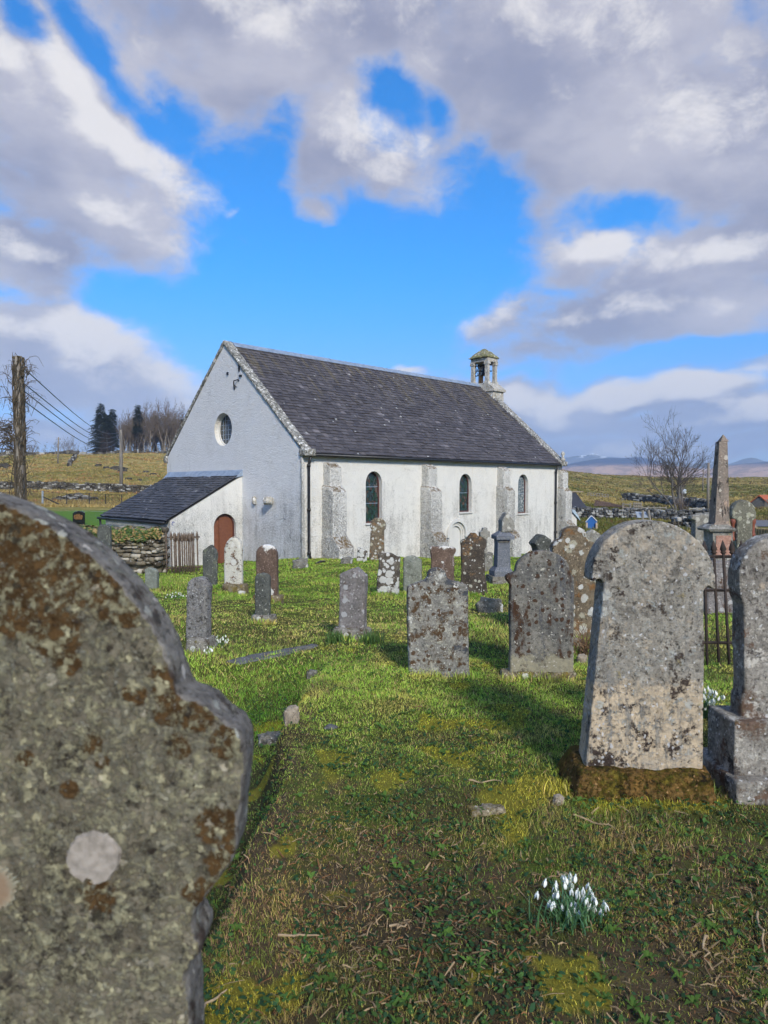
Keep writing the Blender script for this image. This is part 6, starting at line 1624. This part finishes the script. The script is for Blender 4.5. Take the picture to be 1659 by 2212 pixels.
for i, (b, w) in enumerate(((1195, 120), (1410, 150), (0, 0))):
    if not w: continue
    bx, P = anchor(z5, (b, 888)); k = P.y / FPX * .633 / 1.80832; rnd = random.Random(i); mb = MB()
    for j in range(60):
        x, y, L = rnd.gauss(0, w * k * .3), rnd.gauss(0, .06), rnd.uniform(.06, .14); a = rnd.uniform(0, 6.28)
        mb.tube([(x, y, -.01), (x + math.cos(a) * L * .1, y + math.sin(a) * L * .1, L * .6), (x + math.cos(a) * L * .3, y + math.sin(a) * L * .3, L)], [.005, .005, .002], 4, False)
    o = mb.build('bulb_shoots', leaf_mat('bulb_leaf', [(.05, .105, .025), (.085, .15, .04)]), None, P)
    tag(o, ['green bulb shoots at the left foot of the shallow-pointed grey stone', 'green bulb shoots at the right foot of the shallow-pointed grey stone'][i], 'plant', 'bulb shoots')

# ------------------------------------------------------------------ turf, litter and rough grass
def tint_mat(name, rough=.7, trans=.25, gain=1.0):
    m, g = material(name)
    c = g.n('ShaderNodeVertexColor', layer_name='tint').outputs[0]
    if gain != 1.0: c = g.val(c, gain)
    d = g.n('ShaderNodeBsdfPrincipled', {'Base Color': c, 'Roughness': rough, 'Specular IOR Level': .2})
    t = g.n('ShaderNodeBsdfTranslucent', {'Color': c})
    mx = g.n('ShaderNodeMixShader', {0: trans, 1: d.outputs[0], 2: t.outputs[0]})
    g.n('ShaderNodeOutputMaterial', {'Surface': mx.outputs[0]})
    return m

def scatter(n, r0, r1, power, azmin=-50, azmax=50, seed=0):
    rg = np.random.default_rng(seed)
    rs = np.geomspace(r0, r1, 4000); w = rs * np.minimum(1, (2.2 / rs)) ** power * np.gradient(rs)
    c = np.cumsum(w); c /= c[-1]
    r = np.interp(rg.random(n), c, rs); a = np.radians(rg.uniform(azmin, azmax, n))
    return r * np.sin(a), r * np.cos(a), r

def in_church(x, y):
    dx, dy = x - C0.x, y - C0.y
    u = dx * CU.x + dy * CU.y; v = dx * CV.x + dy * CV.y
    return ((u > -.02) & (u < 15.7) & (v > -.05) & (v < 9.4)) | ((u > -2.8) & (u < .1) & (v > 3.5) & (v < 8.9))
def in_quad(x, y, Q):
    s = None
    for i in range(4):
        a, b = Q[i], Q[(i + 1) % 4]; c = (b.x - a.x) * (y - a.y) - (b.y - a.y) * (x - a.x)
        s = (c > 0).astype(int) if s is None else s + (c > 0)
    return (s == 0) | (s == 4)

def lerp(a, b, t): return a * (1 - t)[:, None] + b * t[:, None]
def C3(*c): return np.array(c, float)[None, :]

def turf_colors(x, y, rg):
    n = len(x)
    p1, p2, p3 = fbm(x * 1.1, y * 1.1, 21), fbm(x * 3.7, y * 3.7, 33), fbm(x * .35, y * .35, 41)
    t = np.clip(rg.random(n) * .6 + (p1 - .5) * 1.2 + .2, 0, 1)
    c = lerp(C3(.076, .148, .020) + np.zeros((n, 3)), C3(.190, .258, .040), t)
    c = lerp(c, C3(.29, .25, .07), np.clip((p2 - .49) * 3.0 + rg.normal(0, .15, n), 0, .8))
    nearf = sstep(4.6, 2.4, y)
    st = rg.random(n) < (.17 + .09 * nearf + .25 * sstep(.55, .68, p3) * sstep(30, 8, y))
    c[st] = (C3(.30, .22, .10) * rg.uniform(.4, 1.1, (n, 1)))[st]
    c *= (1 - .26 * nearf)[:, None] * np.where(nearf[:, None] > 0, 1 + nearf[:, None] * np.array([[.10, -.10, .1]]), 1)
    dk = soil_mask(x, y)
    c = lerp(c, C3(.06, .055, .025) + np.zeros((n, 3)), dk * .85 * rg.random(n))
    mo = moss_mask(x, y)
    c = lerp(c, C3(.25, .22, .022) + np.zeros((n, 3)), mo * rg.uniform(.2, 1, n))
    c *= rg.uniform(.40, 1.5, (n, 1)) * 2.75
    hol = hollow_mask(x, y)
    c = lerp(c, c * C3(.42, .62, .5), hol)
    # bright green by the church, where it is short and lush
    lush = sstep(8, 14, y)
    c = lerp(c, c * C3(.66, .76, .60), lush)
    return c

def blades(name, n, r0, r1, power, hlo, hhi, wmin, wk, seg, seed, thin=0.0):
    rg = np.random.default_rng(seed)
    x, y, r = scatter(n, r0, r1, power, seed=seed + 1)
    p2 = fbm(x * 2.3, y * 2.3, 55); p1 = fbm(x * .8, y * .8, 60)
    bare = np.clip(sstep(4.8, 2.0, y) * .72 + (x < bank_line(y) + .05) * (y < 6) * .25, 0, .9)
    keep = (~in_church(x, y)) & (~in_quad(x, y, FLATQ)) & (rg.random(n) < 1.05 - bare * sstep(.42, .58, p2) - thin)
    x, y, r, p1 = x[keep], y[keep], r[keep], p1[keep]; n = len(x)
    z = Hn(x, y)
    h = rg.uniform(hlo, hhi, n) * (.35 + 2.0 * p1 ** 2 * (.4 + rg.random(n))) * (1 - .35 * moss_mask(x, y)) * (1 + .02 * np.minimum(r, 20)); w = np.maximum(wmin, wk * r) * rg.uniform(.7, 1.4, n)
    a = rg.uniform(0, 2 * np.pi, n); la = rg.uniform(0, 2 * np.pi, n); ln = rg.uniform(.2, 1.1, n) * h
    cx, cy = np.cos(a) * w / 2, np.sin(a) * w / 2; lx, ly = np.cos(la) * ln, np.sin(la) * ln
    base = np.stack([x, y, z - .004], 1)
    L = np.stack([cx, cy, np.zeros(n)], 1); T = np.stack([lx, ly, h], 1)
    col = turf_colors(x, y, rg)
    if seg == 1:
        V = np.stack([base - L, base + L, base + T], 1).reshape(-1, 3)
        F = np.arange(3 * n).reshape(n, 3); C = np.repeat(col, 3, 0)
    else:
        mid = base + T * np.array([.38, .38, .68])
        V = np.stack([base - L, base + L, mid + L * .8, base + T, mid - L * .8], 1).reshape(-1, 3)
        k = np.arange(n)[:, None] * 5
        F = np.concatenate([k + np.array([[0, 1, 2]]), k + np.array([[0, 2, 4]]), k + np.array([[4, 2, 3]])])
        C = np.repeat(col, 5, 0)
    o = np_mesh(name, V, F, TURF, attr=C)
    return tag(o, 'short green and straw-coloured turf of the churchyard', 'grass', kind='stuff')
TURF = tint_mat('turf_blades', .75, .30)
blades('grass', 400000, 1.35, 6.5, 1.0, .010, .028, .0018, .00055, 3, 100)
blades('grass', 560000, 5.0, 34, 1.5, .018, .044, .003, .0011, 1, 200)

def skirt(n_each, seed):
    # longer grass left by the mower round the foot of every stone
    rg = np.random.default_rng(seed); X, Y, Hh = [], [], []
    for (x, y, r) in VIEWED:
        if y < 1.5 or y > 24: continue
        n = int(n_each * (1 + r)); t = rg.uniform(-1, 1, n)
        X.append(x + t * (r + .06)); Y.append(y + rg.normal(-.015, .045, n) - .01); Hh.append(rg.uniform(.025, .075, n) * (1 + .03 * y))
    x, y, h = np.concatenate(X), np.concatenate(Y), np.concatenate(Hh); n = len(x); z = Hn(x, y); r = np.hypot(x, y)
    w = np.maximum(.003, .0010 * r) * rg.uniform(.6, 1.3, n); a = rg.uniform(0, 6.28, n); la = rg.uniform(0, 6.28, n); ln = rg.uniform(.1, .8, n) * h
    b = np.stack([x, y, z - .01], 1); L = np.stack([np.cos(a) * w / 2, np.sin(a) * w / 2, 0 * a], 1); T = np.stack([np.cos(la) * ln, np.sin(la) * ln, h], 1)
    m_ = b + T * np.array([.35, .35, .65]); V = np.stack([b - L, b + L, m_ + L * .8, b + T, m_ - L * .8], 1).reshape(-1, 3); k = np.arange(n)[:, None] * 5
    F = np.concatenate([k + np.array([[0, 1, 2]]), k + np.array([[0, 2, 4]]), k + np.array([[4, 2, 3]])])
    o = np_mesh('grass', V, F, TURF, attr=np.repeat(turf_colors(x, y, rg), 5, 0))
    return tag(o, 'longer grass fringing the feet of the gravestones', 'grass', kind='stuff')
skirt(260, 900)

def litter(name, n, r0, r1, power, seed, kind):
    rg = np.random.default_rng(seed)
    x, y, r = scatter(n, r0, r1, power, seed=seed + 1)
    pn = fbm(x * 1.7, y * 1.7, 71); pq = fbm(x * 4.5, y * 4.5, 72)
    if kind == 'straw': keep = (rg.random(n) < .25 + 1.5 * sstep(.45, .62, pn)) & (rg.random(n) < .25 + sstep(5, 2.2, y)) & (rg.random(n) > moss_mask(x, y) * .85)
    else: keep = (rg.random(n) < .15 + 1.3 * sstep(.44, .60, 1 - pq)) & (rg.random(n) < .12 + sstep(5.4, 2.6, y) + (x < bank_line(y) + .05) * (x > bank_line(y) - .9) * (y < 6.3) * 2.0)
    keep &= ~in_quad(x, y, FLATQ)
    x, y, r = x[keep], y[keep], r[keep]; n = len(x); z = Hn(x, y)
    a = rg.uniform(0, 2 * np.pi, n)
    if kind == 'straw':
        L = rg.gamma(2.2, .011, n) + .010; w = rg.uniform(.0008, .0021, n) * (1 + r * .12); up = rg.uniform(.003, .022, n); tilt = rg.normal(0, .25, n)
        d = np.stack([np.cos(a), np.sin(a), tilt], 1) * (L / 2)[:, None]; s = np.stack([-np.sin(a), np.cos(a), rg.normal(0, .4, n)], 1) * w[:, None]
        c = np.stack([x, y, z + up], 1); bend = np.stack([np.zeros(n), np.zeros(n), rg.uniform(0, .006, n)], 1) + s * rg.normal(0, .7, (n, 1))
        V = np.stack([c - d - s, c - d + s, c + bend + s, c + d + s * .5, c + d - s * .5, c + bend - s], 1).reshape(-1, 3); k = np.arange(n)[:, None] * 6
        F = np.concatenate([k + np.array([[0, 1, 2, 5]]), k + np.array([[5, 2, 3, 4]])])
        col = C3(.38, .27, .15) * rg.uniform(.2, 1.05, (n, 1)) * np.where(rg.random(n)[:, None] < .3, C3(.75, .5, .38), 1.0)
        C = np.repeat(col, 6, 0); lab = ('pale dry stalks and leaf litter scattered over the turf', 'litter')
    else:
        s_ = rg.uniform(.0045, .0115, n) * (1 + r * .05); up = rg.uniform(.004, .024, n)
        tx, ty = rg.normal(0, .35, n), rg.normal(0, .35, n)
        ux = np.stack([np.cos(a), np.sin(a), tx], 1) * s_[:, None]; uy = np.stack([-np.sin(a), np.cos(a), ty], 1) * s_[:, None]
        c = np.stack([x, y, z + up], 1)
        V = np.stack([c - ux, c - ux * .25 + uy * .62, c + ux * .55 + uy * .45, c + ux * 1.1, c + ux * .55 - uy * .45, c - ux * .25 - uy * .62], 1).reshape(-1, 3)
        F = np.arange(6 * n).reshape(n, 6)
        col = np.where(rg.random(n)[:, None] < .5, C3(.030, .075, .030), C3(.06, .125, .03)) * rg.uniform(.6, 1.5, (n, 1))
        C = np.repeat(col, 6, 0); lab = ('small dark green weed leaves among the turf', 'weeds')
    o = np_mesh(name, V, F, TURF if kind != 'straw' else tint_mat('dry_litter', .85, .1), attr=C)
    return tag(o, lab[0], lab[1], kind='stuff')
litter('leaf_litter', 38000, 1.35, 9, 1.5, 300, 'straw')
litter('weed_leaves', 84000, 1.35, 9, 1.4, 400, 'leaf')

# broad-leaved weeds, each rosette a handful of leaves
def rosettes(n, seed):
    rg = random.Random(seed); V, F, C = [], [], []
    for i in range(n):
        y = rg.uniform(1.9, 6.5); x = rg.uniform(-.8, .9) * y
        if x < -.75 and y < 3: continue
        z = H(x, y); g_ = rg.uniform(.7, 1.3); a0 = rg.uniform(0, 6.3)
        for k in range(rg.randint(4, 7)):
            a = a0 + k * 1.1 + rg.uniform(-.3, .3); L = rg.uniform(.018, .042); w = L * rg.uniform(.16, .26); c, s = math.cos(a), math.sin(a); b = len(V)
            for f, ww, hh in ((0, .3, .004), (.5, 1, .020), (1, .05, .014 + rg.uniform(-.012, .014))):
                for sg in (-1, 1): V.append((x + c * L * f - s * w * ww * sg, y + s * L * f + c * w * ww * sg, z + .006 + hh))
                C += [(.10 * g_, .19 * g_, .035 * g_)] * 2
            F += [(b, b + 1, b + 3, b + 2), (b + 2, b + 3, b + 5, b + 4)]
    o = np_mesh('rosette_weeds', np.array(V), np.array(F), TURF, attr=np.array(C))
    return tag(o, 'bright green broad-leaved weed rosettes in the foreground turf', 'weeds', kind='stuff')
rosettes(560, 6)

# longer fallen stalks one can pick out
for i, ((xa, ya), (xb, yb), lab) in enumerate((((1010, 1690), (1080, 1694), 'pale dry stalk lying on the mid lawn'), ((1635, 1985), (1652, 2080), 'curved pale stick at the lower right edge'),
        ((1518, 2030), (1524, 2078), 'short straight pale twig lower right'), ((1205, 1895), (1240, 1905), 'pair of thin bleached twigs above the snowdrops'), ((600, 2032), (690, 2030), 'tan twig beside the left foreground stone'),
        ((845, 2010), (880, 2012), 'short tan twig in the dark turf'), ((430, 2200), (490, 2150), 'long straw stalk at the bottom beside the left foreground stone'), ((1240, 1770), (1330, 1800), 'thin pale twig below the mossy base'))):
    a, b = hit(xa, ya), hit(xb, yb); rnd = random.Random(i); pts = []
    for k in range(7):
        q = a.lerp(b, k / 6) + Vector((rnd.gauss(0, .006), rnd.gauss(0, .006), 0)); q.z = H(q.x, q.y) + .016 + rnd.uniform(0, .008); pts.append(q - a)
    o = MB().tube(pts, [.0045, .0045, .004, .004, .0035, .003, .002], 6).build('twig', simple('bleached_twig', (.42, .32, .19), (.28, .2, .12), 30, .8), None, a)
    tag(o, lab, 'twig', 'fallen twigs')

def tussocks(name, n, r0, r1, az0, az1, seed, pal, hlo, hhi, lab):
    rg = np.random.default_rng(seed)
    x, y, r = scatter(n, r0, r1, 1.3, az0, az1, seed)
    pn = fbm(x * .22, y * .45, 81); pm = fbm(x * .9, y * .9, 82)
    keep = (rg.random(n) < .2 + sstep(.42, .62, pm)) & ~in_church(x, y) & ~((y > 33) & (y < 57) & (x < -6)) & ~((x > 15) & (y < 56) & (y > 34) & (x > y * .50))
    x, y, r, pn = x[keep], y[keep], r[keep], pn[keep]; n = len(x); z = Hn(x, y)
    h = rg.uniform(hlo, hhi, n); w = np.maximum(.03, .0012 * r) * rg.uniform(.6, 1.6, n); a = rg.uniform(0, 6.28, n)
    b = np.stack([x, y, z - .02], 1); L = np.stack([np.cos(a) * w, np.sin(a) * w, 0 * a], 1); T = np.stack([rg.normal(0, .5, n) * h, rg.normal(0, .5, n) * h, h], 1)
    V = np.stack([b - L, b + L, b + T], 1).reshape(-1, 3); F = np.arange(3 * n).reshape(n, 3)
    t = np.clip(rg.random(n) * .5 + (pn - .5) * 1.8 + (fbm(x * .035, y * .07, 88) - .5) * 2.6 + .3, 0, 1); col = lerp(C3(*pal[0]) + np.zeros((n, 3)), C3(*pal[1]), t)
    red = (pn > .62) & (rg.random(n) < .5); col[red] = pal[2]
    col *= rg.uniform(.65, 1.3, (n, 1))
    o = np_mesh(name, V, F, TURF, attr=np.repeat(col, 3, 0))
    return tag(o, lab, 'rough grass', kind='stuff')
tussocks('rough_grass', 130000, 56, 215, -36, -6, 500, ((.26, .22, .06), (.46, .34, .13), (.40, .21, .09)), .10, .34, 'tawny rough grass and rushes of the left hillside')
tussocks('rough_grass', 170000, 36, 275, 8, 34, 600, ((.14, .145, .035), (.44, .33, .12), (.16, .10, .05)), .10, .36, 'olive rough grass of the moor on the right')

# ------------------------------------------------------------------ sky
SUN_EL = R(33)
bt = R(27)
sh_ = Vector((-CV.x, -CV.y, 0)) * math.cos(bt) - Vector((CU.x, CU.y, 0)) * math.sin(bt)
SUN = Vector((sh_.x * math.cos(SUN_EL), sh_.y * math.cos(SUN_EL), math.sin(SUN_EL)))
world = bpy.data.worlds.new('World'); SC.world = world; world.use_nodes = True
world.cycles.sampling_method = 'MANUAL'; world.cycles.sample_map_resolution = 512
wt = world.node_tree; wt.nodes.clear(); g = G(wt)

def azel(px, py):
    r = ray(px, py); return math.atan2(r[0], r[1]), math.atan2(r[2], math.hypot(r[0], r[1]))
POS = [(130, 250, 330, 260, 0, 1.0), (60, 130, 260, 130, 10, .8), (215, 470, 265, 125, 24, 1.1), (60, 560, 230, 90, 10, .9), (330, 560, 120, 60, 20, .6),
       (560, 60, 420, 190, 10, 1.0), (480, 215, 210, 110, 25, .8), (800, 40, 500, 200, 0, 1.0), (700, 330, 150, 150, 20, .95), (690, 440, 95, 48, 0, .9), (850, 385, 170, 95, 0, .75),
       (1250, 130, 520, 300, 0, 1.2), (1500, 250, 420, 280, 0, 1.2), (1150, 330, 200, 120, 0, .7), (1210, 415, 130, 70, 15, .45),
       (1540, 560, 330, 120, -12, 1.1), (1270, 540, 150, 75, 0, .8), (1230, 590, 120, 55, 0, .7), (1400, 680, 420, 80, -4, 1.1), (1090, 705, 190, 75, -14, .9), (1150, 765, 230, 55, 0, .8), (1650, 420, 200, 150, 0, .9),
       (130, 770, 280, 120, 14, 1.2), (330, 800, 160, 42, 14, .7), (60, 720, 160, 70, 0, 1.0), (200, 850, 420, 55, 0, .8), (60, 930, 500, 40, 0, .7),
       (1350, 858, 340, 46, 0, 1.15), (1550, 905, 340, 48, 0, 1.1), (1200, 905, 260, 40, 0, 1.0), (1450, 965, 460, 46, 0, 1.2), (1620, 805, 120, 32, -8, .6), (880, 805, 120, 20, 4, .7), (1110, 845, 210, 42, 4, .9),
       (525, 628, 42, 13, 28, .36), (515, 522, 38, 14, 8, .40), (488, 455, 46, 16, -25, .42), (470, 660, 32, 9, 20, .30)]
NEG = [(850, 205, 90, 55, 20, .85), (935, 235, 60, 48, 40, .6), (260, 150, 230, 42, 40, .75), (385, 240, 85, 55, 30, .6), (720, 640, 370, 200, 0, .9), (560, 370, 110, 90, 0, .5), (1040, 420, 120, 130, 0, .55), (1340, 455, 150, 62, 0, .7),
       (1520, 765, 190, 24, -4, .6), (60, 30, 80, 40, 40, .6), (470, 620, 90, 140, 0, .5), (30, 640, 120, 26, 0, .35), (280, 660, 130, 45, 10, .5)]
def sky_density():
    t = bpy.data.node_groups.new('CloudDensity', 'ShaderNodeTree')
    t.interface.new_socket('P', in_out='INPUT', socket_type='NodeSocketVector')
    t.interface.new_socket('D', in_out='OUTPUT', socket_type='NodeSocketFloat')
    gg = G(t); gi = t.nodes.new('NodeGroupInput'); go = t.nodes.new('NodeGroupOutput')
    P_ = gi.outputs[0]
    st = gg.vm('MULTIPLY', P_, (1, 1.45, 1))
    wn = gg.noise(st, 3.2, 4, .55, out='Color')
    wb = gg.vm('SCALE', gg.vm('SUBTRACT', wn, (.5, .5, .5))); wb.node.inputs['Scale'].default_value = .12
    Q = gg.vm('ADD', P_, wb)
    def blob(b, prev):
        # the tiny term only fixes the order of evaluation
        a, e = azel(b[0], b[1])
        q = Q if prev is None else gg.n('ShaderNodeVectorMath', {0: prev, 1: (1e-7, 1e-7, 1e-7), 2: Q}, operation='MULTIPLY_ADD').outputs[0]
        mp = gg.n('ShaderNodeMapping', {'Vector': q, 'Location': (a, e, 0), 'Rotation': (0, 0, -R(b[4])), 'Scale': (b[2] / FPX, b[3] / FPX, 1)}, vector_type='TEXTURE')
        d = gg.vm('LENGTH', mp.outputs[0], out='Value')
        return gg.m('MULTIPLY', gg.mr(d, 1.25, .1), b[5])
    pos = None
    for b in POS:
        v = blob(b, pos); pos = v if pos is None else gg.m('SMOOTH_MAX', pos, v, .12)
    neg = None
    for b in NEG:
        v = blob(b, pos if neg is None else neg); neg = v if neg is None else gg.m('SMOOTH_MAX', neg, v, .1)
    n1 = gg.m('ADD', gg.m('MULTIPLY', gg.noise(st, 5.0, 9, .62, .3), .66), gg.m('MULTIPLY', gg.noise(st, 15, 10, .70, .5), .34))
    n2 = gg.noise(st, 2.0, 3, .5)
    xx, yy, zz = gg.xyz(P_)
    far = gg.m('ADD', gg.ss(gg.m('ABSOLUTE', xx), .56, .8), gg.ss(yy, .66, .85), clamp=True)
    amb = gg.m('MULTIPLY', far, gg.ss(n2, .40, .62, -.1, .8))
    C = gg.m('SUBTRACT', gg.m('MAXIMUM', pos, amb), neg)
    D = gg.m('ADD', C, gg.m('MULTIPLY', gg.m('SUBTRACT', n1, .5), 2.2))
    t.links.new(D, go.inputs[0])
    return t
grp = sky_density()
dirv = g.n('ShaderNodeTexCoord').outputs['Generated']
dx, dy, dz = g.xyz(g.vm('NORMALIZE', dirv))
az = g.m('ARCTAN2', dx, dy); el = g.m('ARCSINE', dz)
P0 = g.comb(az, el, 0.0)
def dens(p):
    nd = wt.nodes.new('ShaderNodeGroup'); nd.node_tree = grp; wt.links.new(p, nd.inputs[0]); return nd.outputs[0]
D0 = dens(P0)
D1 = dens(g.n('ShaderNodeVectorMath', {0: D0, 1: (1e-7, 1e-7, 1e-7), 2: g.vm('ADD', P0, (.024, .034, 0))}, operation='MULTIPLY_ADD').outputs[0])
mask = g.ss(D0, .05, .62)
thin = g.ss(D0, .15, 1.0)
lit = g.ss(g.m('SUBTRACT', D0, D1), .02, .60)
soft = g.noise(g.vm('MULTIPLY', P0, (1, 1.8, 1)), 4, 6, .55)
body = g.mix(g.ss(soft, .35, .65), (.255, .27, .365), (.45, .445, .505))
low = g.ss(el, .30, .02)
body = g.mix(g.m('MULTIPLY', low, .45), body, (.29, .37, .56))
body = g.mix(g.ss(thin, .0, .7), g.mix(.35, body, (.50, .52, .60)), body)
cloud = g.mix(g.m('MULTIPLY', lit, .80), body, (.78, .75, .72))
sky = g.n('ShaderNodeTexSky', None, sky_type='NISHITA', sun_disc=False, sun_elevation=SUN_EL, sun_rotation=math.atan2(SUN.x, SUN.y), altitude=50, air_density=1.0, dust_density=.6, ozone_density=1.5)
skyc = g.mix(1.0, sky.outputs[0], g.mix(g.ss(el, .0, .34), (.62, .80, 1.35), (.15, 1.04, 1.85)), 'MULTIPLY')
cl10 = g.mix(1.0, cloud, (10, 10, 10, 1), 'MULTIPLY')
final = g.mix(g.m('MULTIPLY', mask, .97), skyc, cl10)
bg = g.n('ShaderNodeBackground', {'Color': final, 'Strength': .065})
g.n('ShaderNodeOutputWorld', {'Surface': bg.outputs[0]})

sd = bpy.data.lights.new('sun', 'SUN'); sd.energy = 2.35; sd.angle = R(9.0); sd.color = (1, .93, .82)
so = bpy.data.objects.new('sun', sd); COL.objects.link(so)
so.rotation_euler = (-SUN).to_track_quat('-Z', 'Y').to_euler()

# ------------------------------------------------------------------ air
HAZE = True
if HAZE:
    m, g = material('pale_air')
    v = g.n('ShaderNodeVolumePrincipled', {'Color': (.50, .69, 1.0, 1), 'Density': 2.8e-4, 'Anisotropy': -.1})
    g.n('ShaderNodeOutputMaterial', {'Volume': v.outputs[0]})

    hz = MB().box((0, 0, 150), (9600, 9600, 340)).build('haze', m)
    tag(hz, 'pale air between the churchyard and the far hills', 'haze', kind='stuff')

# ------------------------------------------------------------------ camera and render
cd = bpy.data.cameras.new('camera'); cam = bpy.data.objects.new('camera', cd); COL.objects.link(cam)
cam.location = (0, 0, CAMZ); cam.rotation_euler = (math.pi / 2 - PITCH, 0, 0)
cd.sensor_fit = 'HORIZONTAL'; cd.sensor_width = 36; cd.lens = 36 * FPX / 1659
cd.clip_start = .05; cd.clip_end = 20000
cd.dof.use_dof = True; cd.dof.focus_distance = 8.0; cd.dof.aperture_fstop = 8
SC.camera = cam
SC.view_settings.view_transform = 'Standard'; SC.view_settings.look = 'None'
SC.view_settings.exposure = 1.0; SC.view_settings.gamma = 1.0
SC.cycles.use_denoising = True
SC.cycles.max_bounces = 5; SC.cycles.diffuse_bounces = 3; SC.cycles.volume_bounces = 0
SC.cycles.use_adaptive_sampling = True; SC.cycles.adaptive_threshold = .03; SC.cycles.adaptive_min_samples = 20
